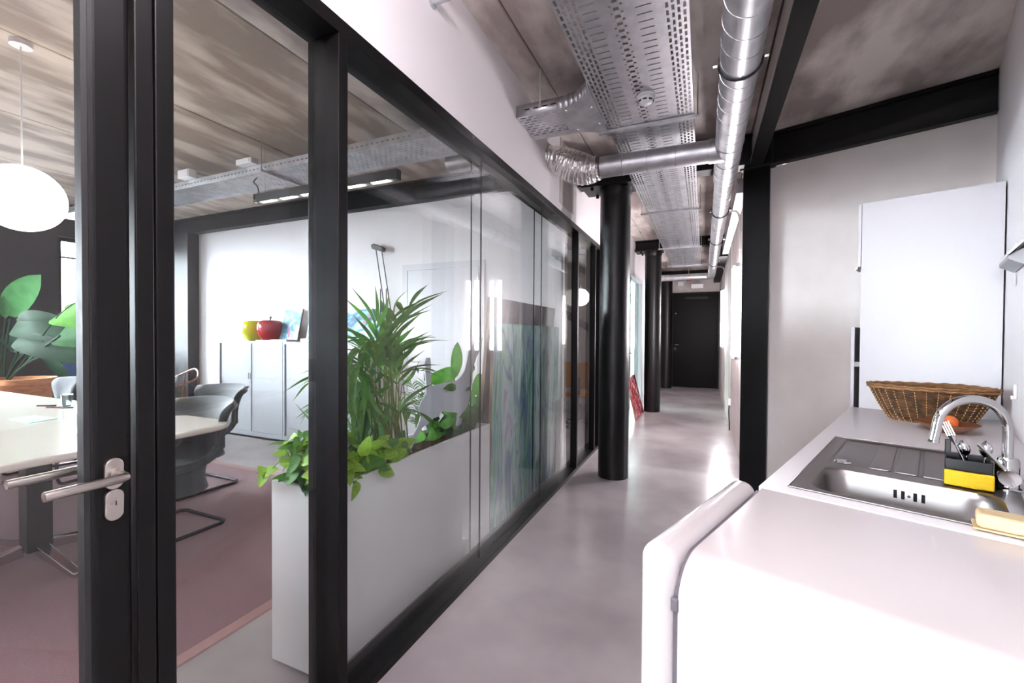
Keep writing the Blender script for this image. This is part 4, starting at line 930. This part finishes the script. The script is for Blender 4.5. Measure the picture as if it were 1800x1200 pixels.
def leaf_mesh(name, m, shape, wid, fold, droop, n=8):
    vs = []; fs = []
    for i in range(n + 1):
        t_ = i / n
        w_ = {'lance': math.sin(PI * min(1, t_ * .9 + .06)) ** .75 * (1 - t_ ** 4), 'oval': math.sin(PI * t_) ** .62, 'heart': (math.sin(PI * t_ ** .62) ** .8)}[shape] * wid / 2
        if i == n: w_ = 0.002
        z = -droop * t_ * t_ + .02 * math.sin(t_ * 5)
        y = t_
        vs += [(-w_, y, z + fold * w_), (0, y, z), (w_, y, z + fold * w_)]
    for i in range(n):
        a = 3 * i; fs += [(a, a + 1, a + 4, a + 3), (a + 1, a + 2, a + 5, a + 4)]
    me = bpy.data.meshes.new(name); me.from_pydata(vs, [], fs); me.update(); me.materials.append(MATS[m])
    for p in me.polygons: p.use_smooth = True
    return me
LM = {
 'palm': leaf_mesh('palm_leaflet', 'leaf_palm', 'lance', .125, .35, .22), 'palm2': leaf_mesh('palm_leaflet_b', 'leaf_palm', 'lance', .145, .3, .45),
 'palm3': leaf_mesh('palm_leaflet_c', 'leaf_mid', 'lance', .13, .3, .3),
 'lime': leaf_mesh('lime_leaf', 'leaf_lime', 'heart', .62, .25, .18), 'mid': leaf_mesh('mid_leaf', 'leaf_mid', 'heart', .58, .25, .25),
 'dark': leaf_mesh('dark_leaf', 'leaf_dark', 'heart', .52, .2, .35), 'blade': leaf_mesh('blade_leaf', 'leaf_mid', 'oval', .36, .2, .05),
 'round': leaf_mesh('round_leaf', 'leaf_mid', 'oval', .70, .15, .12), 'feather': leaf_mesh('feather_leaf', 'leaf_feather', 'lance', .12, .2, .25),
 'strap': leaf_mesh('strap_leaf', 'leaf_feather', 'lance', .06, .3, .5), 'big': leaf_mesh('big_leaf', 'leaf_grey', 'oval', .26, .3, .4), 'bigg': leaf_mesh('big_leaf_b', 'leaf_dark', 'oval', .36, .25, .08),
}
def put_leaf(parent, mk, p, d, up, L, name='leaf'):
    d = Vector(d).normalized(); up = Vector(up)
    if -1.7 < p[0] < -1.2 and p[0] + d.x * L > -1.285: d.x = (-1.285 - p[0]) / L; d.normalize()     # leaves stay behind the glass
    x = d.cross(up)
    if x.length < 1e-4: x = d.cross(Vector((1, 0, .1)))
    x.normalize(); z = x.cross(d)
    M = Matrix.Translation(p) @ Matrix((x, d, z)).transposed().to_4x4() @ Matrix.Scale(L, 4)
    o = bpy.data.objects.new(name, LM[mk]); COL.objects.link(o); o.parent = parent; o.matrix_basis = ROOTM[parent.name].inverted() @ M
    return o
def plant(name, label, loc, group='plants in the white planter'): return thing(name, label, 'plant', loc, group=group)
SZ = PZ - .03
rp = random.Random(11)
# kentia-like palm: arching fronds, each with its leaflets
pm = plant('potted_palm', 'tall green palm rising from the middle of the white planter', (-1.47, 1.80, SZ))
def frond(root, base, mid, tip, n, L, mk, start=.45, spread=.75, name='frond', r=.0045):
    pts = bez([base, Vector(base).lerp(Vector(mid), .6) + Vector((0, 0, .01)), mid, tip], 24)
    f = MB().tube(pts, [r * (1 - .75 * i / 24) for i in range(25)], 7).build(name, 'stem_green', root, smooth=True)
    ROOTM[f.name] = ROOTM[root.name]
    for k in range(n):
        t_ = start + (1 - start) * k / (n - 1); i = min(int(t_ * 24), 23); p = pts[i]; tg = (pts[i + 1] - pts[max(i - 1, 0)]).normalized()
        side = tg.cross(Vector((0, 0, 1)))
        side = side.normalized() if side.length > .05 else Vector((0, 1, 0))
        nrm = side.cross(tg).normalized()
        for s in ((-1, 1) if k < n - 1 else (0,)):
            e = math.sin(PI * (.18 + .72 * (k / (n - 1)))) 
            d = tg * (1.0 - spread * .25) + side * (s * spread * (1.1 - .5 * k / n)) + nrm * .12 + Vector((rp.uniform(-.12, .12), rp.uniform(-.12, .12), rp.uniform(-.2, .1)))
            put_leaf(f, mk if rp.random() < .7 else 'palm3', p, d, nrm + Vector((rp.uniform(-.4, .4), rp.uniform(-.4, .4), .2)), L * (.6 + .5 * e) * rp.uniform(.85, 1.1), 'leaflet')
for (tx, ty, X, mx, my, L, n) in ((722, 535, -1.44, 688, 600, .26, 6), (694, 545, -1.50, 672, 615, .25, 6), (742, 600, -1.40, 694, 628, .22, 6), (628, 622, -1.42, 655, 600, .20, 7), (612, 690, -1.36, 640, 640, .20, 7),
                                  (745, 650, -1.40, 700, 660, .20, 6), (748, 735, -1.36, 705, 720, .18, 6), (575, 690, -1.48, 628, 640, .20, 7), (590, 640, -1.55, 640, 620, .22, 7), (640, 700, -1.40, 650, 660, .2, 6), (610, 740, -1.44, 650, 690, .18, 6), (548, 672, -1.57, 612, 640, .18, 6), (556, 720, -1.56, 615, 690, .15, 6), (700, 600, -1.47, 680, 650, .2, 6), (660, 560, -1.52, 662, 620, .22, 6)):
    b0 = (-1.47 + rp.uniform(-.05, .05), 1.80 + rp.uniform(-.09, .09), SZ)
    frond(pm, b0, atX(mx, my, X), atX(tx, ty, X), n, L, rp.choice(('palm', 'palm', 'palm2')), start=.58)
for k in range(14):
    p = Vector((-1.47 + rp.uniform(-.06, .06), 1.80 + rp.uniform(-.12, .1), SZ)); q = p + Vector((rp.uniform(-.05, .05), rp.uniform(-.12, .12), rp.uniform(.3, .5)))
    MB().tube([p, p.lerp(q, .5) + Vector((0, 0, .02)), q], [.004, .0032, .002], 6).build('stalk', 'stem_green', pm, smooth=True)
    put_leaf(pm, 'palm2', q, (q - p) + Vector((rp.uniform(-.3, .3), rp.uniform(-.4, .4), 0)), (1, 0, .3), rp.uniform(.16, .26), 'leaflet')
# lime pothos spilling over the near end
po = plant('lime_pothos', 'lime green pothos spilling over the near end of the planter', (-1.46, 1.36, SZ))
b = MB()
for k in range(140):
    x = rp.uniform(PX0 + .02, PX1 - .03); y = PY0 + .02 + abs(rp.gauss(0, .17)); z = SZ + .02 + rp.uniform(0, .17) * (1 - (y - PY0) / .9)
    if y > 1.75: continue
    out = Vector((x + 1.46, (y - 1.42) * .9 - .15, .25)); out += Vector((rp.uniform(-.5, .6), rp.uniform(-.6, .4), rp.uniform(-.2, .4)))
    put_leaf(po, 'lime' if rp.random() < .62 else 'mid', (x, y, z), out, Vector((.45, -.4, 1)) + Vector((rp.uniform(-.4, .4), rp.uniform(-.4, .4), 0)), rp.uniform(.055, .10))
    b.tube([(x * .6 - 1.46 * .4, y * .7 + .43, SZ), (x, y, z)], .0016, 5)
b.build('stems', 'stem_green', po, smooth=True)
for (pts, leaves) in (([(560, 815), (520, 790), (487, 815), (472, 832)], [((468, 832), (452, 818), .050, 'lime'), ((468, 830), (484, 823), .050, 'lime'), ((470, 832), (448, 856), .062, 'lime'), ((472, 830), (460, 850), .055, 'lime')]),
                      ([(565, 790), (545, 768), (530, 768), (520, 790)], [((530, 768), (526, 760), .032, 'mid'), ((533, 768), (543, 757), .045, 'mid'), ((527, 768), (515, 785), .06, 'mid'), ((562, 782), (560, 764), .065, 'dark'), ((520, 785), (508, 806), .055, 'mid'), ((545, 790), (534, 800), .04, 'mid')]),
                      ([(560, 830), (535, 812), (505, 818), (497, 828)], [((530, 805), (496, 828), .085, 'mid'), ((530, 825), (487, 845), .095, 'mid'), ((540, 830), (512, 858), .07, 'dark'), ((545, 840), (520, 876), .11, 'dark'), ((550, 830), (530, 850), .08, 'lime'), ((560, 815), (518, 832), .11, 'lime'), ((555, 800), (520, 812), .1, 'lime'), ((563, 830), (528, 842), .1, 'lime')])):
    MB().tube(bez([atY(x, y, 1.21) for x, y in pts], 24), .0014, 5).build('vine', 'stem_green', po, smooth=True)
    for (a, c, L, mk) in leaves:
        A = atY(*a, 1.21); C = atY(*c, 1.20); put_leaf(po, mk, A, C - A, (.35, -.75, .55), max(L, (C - A).length * 1.02))
for k in range(60):   # leaves over the long side
    y = rp.uniform(1.24, 1.72); z = PZ + rp.uniform(-.01, .10); put_leaf(po, 'lime' if rp.random() < .7 else 'mid', (PX1 - rp.uniform(.0, .06), y, z), (rp.uniform(.0, .25), rp.uniform(-.5, .5), rp.uniform(-.5, .3)), (1, -.3, rp.uniform(.2, .9)), rp.uniform(.06, .11))
# feathery parlour palm, strap-leaved plant, dark pothos and hoya at the far end
fp = plant('parlour_palm', 'small feathery palm behind the white animal cut-out', (-1.52, 2.12, SZ))
for (tx, ty, mx, my) in ((722, 672, 735, 700), (745, 668, 748, 705), (705, 712, 730, 725), (712, 690, 738, 715), (728, 735, 738, 745)):
    frond(fp, (-1.52, 2.12, SZ), atX(mx, my, -1.52), atX(tx, ty, -1.52), 10, .085, 'feather', start=.5, spread=1.1, r=.0022)
fs_ = plant('strap_plant', 'fine strap-leaved green plant behind the palm', (-1.53, 1.60, SZ))
for k in range(46):
    p = Vector((-1.54 + rp.uniform(-.05, .05), 1.60 + rp.uniform(-.14, .14), SZ)); put_leaf(fs_, 'strap' if k % 3 else 'feather', p, (rp.uniform(-.3, .3), rp.uniform(-.5, .5), 1), (rp.uniform(-.5, .5), rp.uniform(-.6, .6), .2), rp.uniform(.18, .36))
for (a, c, L) in (((640, 770), (632, 690), .3), ((625, 760), (640, 700), .28), ((690, 800), (715, 755), .15), ((655, 780), (680, 730), .22)):
    A = atX(*a, -1.5); C = atX(*c, -1.5); put_leaf(fs_, 'bigg', A, C - A, (1, -.2, .1), max(L, (C - A).length))
hp = plant('dark_pothos', 'dark leafy plant at the far end of the planter, with two big oval leaves', (-1.46, 2.42, SZ))
for (a, c, mk, wv) in (((796, 668), (806, 607), 'blade', 0), ((829, 688), (860, 670), 'round', 0), ((829, 655), (831, 642), 'round', 0), ((800, 668), (768, 664), 'mid', 0), ((826, 672), (808, 678), 'dark', 0), ((830, 712), (858, 706), 'dark', 0), ((832, 716), (856, 752), 'dark', 0), ((825, 712), (798, 722), 'mid', 0), ((822, 725), (790, 775), 'dark', .02), ((812, 725), (775, 770), 'dark', .03), ((828, 725), (815, 775), 'dark', .0), ((836, 728), (846, 765), 'dark', -.02), ((775, 745), (758, 772), 'mid', .04), ((770, 760), (790, 780), 'dark', .03), ((745, 760), (735, 775), 'mid', .03), ((835, 700), (822, 695), 'mid', 0)):
    A = atX(*a, -1.44 - wv); C = atX(*c, -1.42 - wv); put_leaf(hp, mk, A, C - A, (1, -.45, .25 + wv), (C - A).length * 1.1)
for (pts) in ([(812, 690), (813, 706), (822, 706), (826, 720)], [(826, 760), (828, 720), (830, 690), (830, 655)], [(800, 760), (800, 720), (797, 690), (796, 668)]):
    MB().tube(bez([atX(x, y, -1.45) for x, y in pts], 20), .0022, 6).build('stem', 'stem_green', hp, smooth=True)
for k in range(30):
    y = rp.uniform(2.15, 2.60); p = (rp.uniform(-1.57, -1.36), y, SZ + rp.uniform(.0, .13)); put_leaf(hp, 'dark' if rp.random() < .75 else 'mid', p, (rp.uniform(-.4, .4), rp.uniform(-.6, .6), rp.uniform(-.7, .4)), (1, -.3, rp.uniform(0, .8)), rp.uniform(.06, .12))
# flat white animal cut-out
def cz(zx, zy): p = atX(700 + zx / 4.8, 570 + zy / 4.8, -1.425); return (p.y, p.z)
ol = [(708, 108), (706, 190), (662, 270), (640, 340), (626, 420), (618, 520), (602, 600), (585, 680), (560, 735), (545, 760), (530, 840), (505, 930), (478, 930), (492, 840), (500, 745), (470, 742), (380, 735), (358, 742), (345, 775), (300, 790), (250, 840), (190, 880), (185, 905), (150, 960), (140, 985), (108, 1050), (119, 1085), (112, 1110), (75, 1128), (50, 1105), (62, 1060), (85, 965), (130, 930), (160, 870), (190, 780), (172, 720), (192, 660), (238, 580), (238, 520), (226, 330), (236, 285), (268, 280), (274, 330), (272, 520), (330, 510), (400, 487), (490, 475), (530, 440), (560, 390), (580, 310), (600, 210), (640, 160), (670, 152)]
t = thing('animal_cutout', 'flat white animal-shaped cut-out standing among the planter leaves', 'ornament', (-1.43, 2.2, SZ))
MB().prism([cz(*p) for p in ol], 'x', -1.431, -1.424).build('board', 'cutout_white', t)
for k in range(7):
    p = cz(82 + k * 2.6, 1070 - k * 13); MB().box(-1.424, -1.4232, p[0] - .0016, p[0] + .0016, p[1] - .004, p[1] + .004).build('lettering', 'text_dark', t)

# ------------------------------------------------------------------ big paintings leaning inside the glass
def leaning(name, y0, y1, h, xb, xt, m, label, th=.022):
    t = thing(name, label, 'painting', (xb, (y0 + y1) / 2, 0))
    def sl(xa, xb_, x1a, x1b, yy0, yy1, nm, mm):
        MB().add([(xa, yy0, .004), (xb_, yy0, .004), (xa, yy1, .004), (xb_, yy1, .004), (x1a, yy0, h), (x1b, yy0, h), (x1a, yy1, h), (x1b, yy1, h)],
                 [(0, 2, 3, 1), (4, 5, 7, 6), (0, 1, 5, 4), (2, 6, 7, 3), (0, 4, 6, 2), (1, 3, 7, 5)]).build(nm, mm, t)
    sl(xb - th, xb, xt - th, xt, y0, y1, 'stretcher', 'canvas_edge'); sl(xb, xb + .003, xt, xt + .003, y0, y1, 'canvas', m)
leaning('abstract_painting', 2.64, 4.08, 1.43, -1.325, -1.295, 'art_green', 'tall green and blue streaked painting leaning inside the glass')
leaning('abstract_painting', 2.66, 4.06, 1.61, -1.46, -1.33, 'art_dusk', 'tall mauve-topped painting behind the green one inside the glass')
t = thing('abstract_painting', 'red painting leaning on the corridor wall beside the middle column', 'painting', (-1.08, 7.6, 0))
MB().add([(-.98, 7.12, 0), (-.955, 7.13, 0), (-.98, 8.0, 0), (-.955, 8.0, 0), (-1.145, 7.12, .66), (-1.12, 7.13, .66), (-1.145, 8.0, .66), (-1.12, 8.0, .66)], [(0, 2, 3, 1), (4, 5, 7, 6), (0, 1, 5, 4), (2, 6, 7, 3), (0, 4, 6, 2)]).build('stretcher', 'canvas_edge', t)
MB().add([(-.954, 7.12, .001), (-.954, 8.0, .001), (-1.119, 8.0, .661), (-1.119, 7.12, .661), (-.957, 7.12, .001), (-.957, 8.0, .001), (-1.122, 8.0, .661), (-1.122, 7.12, .661)], [(0, 1, 2, 3), (4, 7, 6, 5), (0, 4, 5, 1), (1, 5, 6, 2), (2, 6, 7, 3), (3, 7, 4, 0)]).build('canvas', 'art_red', t)

# ------------------------------------------------------------------ big-leaved plant by the window
pt = thing('plant_pot', 'wide terracotta pot by the dark window wall', 'pot', (-7.22, 2.36, 0))
pc = (-7.20, 2.30, 0)
MB().lathe([(0, 0), (.16, 0), (.20, .10), (.27, .72), (.30, .76), (.30, .82), (.27, .82), (.26, .77), (0, .76)], 36, pc).build('pot', 'terracotta', pt, smooth=True)
tag(MB().lathe([(0, .770), (.262, .765)], 24, pc).build('soil', 'soil', pt), kind='stuff')
bp_ = plant('bird_of_paradise', 'big-leaved plant growing in the terracotta pot by the window', (-7.2, 2.3, .76), group='plants by the window')
for (a, c, mk, L) in (((15, 555), (58, 487), 'bigg', .42), ((20, 580), (100, 562), 'big', .5), ((25, 600), (95, 605), 'big', .5), ((20, 610), (85, 590), 'big', .45), ((78, 622), (103, 652), 'big', .2), ((5, 590), (35, 612), 'big', .25), ((75, 582), (105, 612), 'big', .25), ((10, 560), (4, 520), 'bigg', .3), ((105, 552), (142, 560), 'mid', .2), ((118, 548), (122, 535), 'mid', .1), ((104, 588), (142, 592), 'dark', .2), ((30, 560), (62, 545), 'big', .3)):
    dY = 2.25 + rp.uniform(-.06, .12); A = atY(*a, dY); C = atY(*c, dY - .03); put_leaf(bp_, mk, A, C - A, (.75, -.6, .35 if mk != 'bigg' else .05), max(L * .8, (C - A).length))
for (pts) in ([(8, 668), (10, 620), (18, 560)], [(12, 668), (22, 640), (40, 600)], [(10, 668), (35, 630), (78, 600)], [(14, 668), (45, 640), (80, 622)], [(5, 668), (5, 610), (10, 560)], [(16, 668), (60, 610), (105, 552), (145, 525)], [(16, 668), (60, 625), (105, 590)]):
    MB().tube(bez([atY(x, y, 2.28) for x, y in pts], 20), .011 if len(pts) == 3 else .006, 7).build('stalk', 'leaf_grey', bp_, smooth=True)

# ------------------------------------------------------------------ office glimpsed behind the next pane
t = thing('office_desk', 'white desk in the room beyond the far glass pane', 'desk', (-2.0, 6.9, 0))
MB().box(-3.2, -1.75, 6.75, 7.5, .72, .745).build('desktop', 'white_laminate', t, bev=.004)
for x in (-3.1, -1.83):
    for y in (6.82, 7.42): MB().box(x - .02, x + .02, y - .02, y + .02, 0, .72).build('leg', 'plastic_grey', t)
t = thing('office_chair', 'orange office chair beyond the far glass pane', 'chair', (-1.62, 6.3, 0))
ox, oy = -1.62, 6.30
MB().box(ox - .22, ox + .22, oy - .22, oy + .22, .46, .53).build('seat', 'orange_fabric', t, bev=.03, seg=4)
MB().box(ox - .21, ox + .21, oy - .24, oy - .19, .60, .98).build('backrest', 'orange_fabric', t, bev=.024, seg=4)
MB().box(ox - .02, ox + .02, oy - .25, oy - .235, .50, .75).build('back_bar', 'rubber_dark', t)
MB().tube([(ox, oy, .07), (ox, oy, .47)], .025, 12).build('gas_lift', 'rubber_dark', t)
for k in range(5):
    a = 2 * PI * k / 5 + .3; lg = MB().tube([(ox, oy, .10), (ox + .28 * math.cos(a), oy + .28 * math.sin(a), .07)], [.022, .014], 8).build('base_arm', 'rubber_dark', t)
    MB().lathe([(0, 0), (.026, .01), (.026, .05), (0, .06)], 10, (ox + .28 * math.cos(a), oy + .28 * math.sin(a), 0)).build('castor', 'rubber_dark', lg)
t = thing('pendant_globe', 'glowing globe pendant in the room beyond the far glass pane', 'lamp', (-1.72, 6.5, 1.95))
MB().lathe([(.13 * math.sin(PI * k / 16), -.13 * math.cos(PI * k / 16)) for k in range(17)], 28, (-1.72, 6.5, 1.93)).build('globe', 'globe_glow', t, smooth=True)
MB().tube([(-1.72, 6.5, 2.06), (-1.72, 6.5, CZ)], .004, 6).build('cord', 'plastic_white', t)
t = thing('stair_stringer', 'dark sloping stair beam in the room beyond the far glass pane', 'stair', (-2.5, 8.3, 1))
MB().prism([(-3.6, 2.5), (-1.5, 1.25), (-1.5, 1.10), (-3.6, 2.35)], 'y', 8.30, 8.36).build('stringer', 'book_grey', t)
for k in range(5): MB().box(-3.3 + k * .40 - .10, -3.3 + k * .40 + .12, 8.2, 8.46, 2.24 - k * .238, 2.27 - k * .238).build('tread', 'book_grey', t)

# short pipe stub high on the white wall
t = thing('wall_pipe', 'short grey pipe stub high on the white wall above the glass', 'pipe', (-1.15, 1.80, 3.0))
q = atX(777, -4, -1.10)
MB().tube([(WX, q.y, q.z), (WX + .09, q.y, q.z)], .02, 16).build('pipe', 'plastic_grey', t, smooth=True); MB().tube([(WX, q.y, q.z), (WX + .008, q.y, q.z)], .03, 16).build('collar', 'plastic_grey', t, smooth=True)
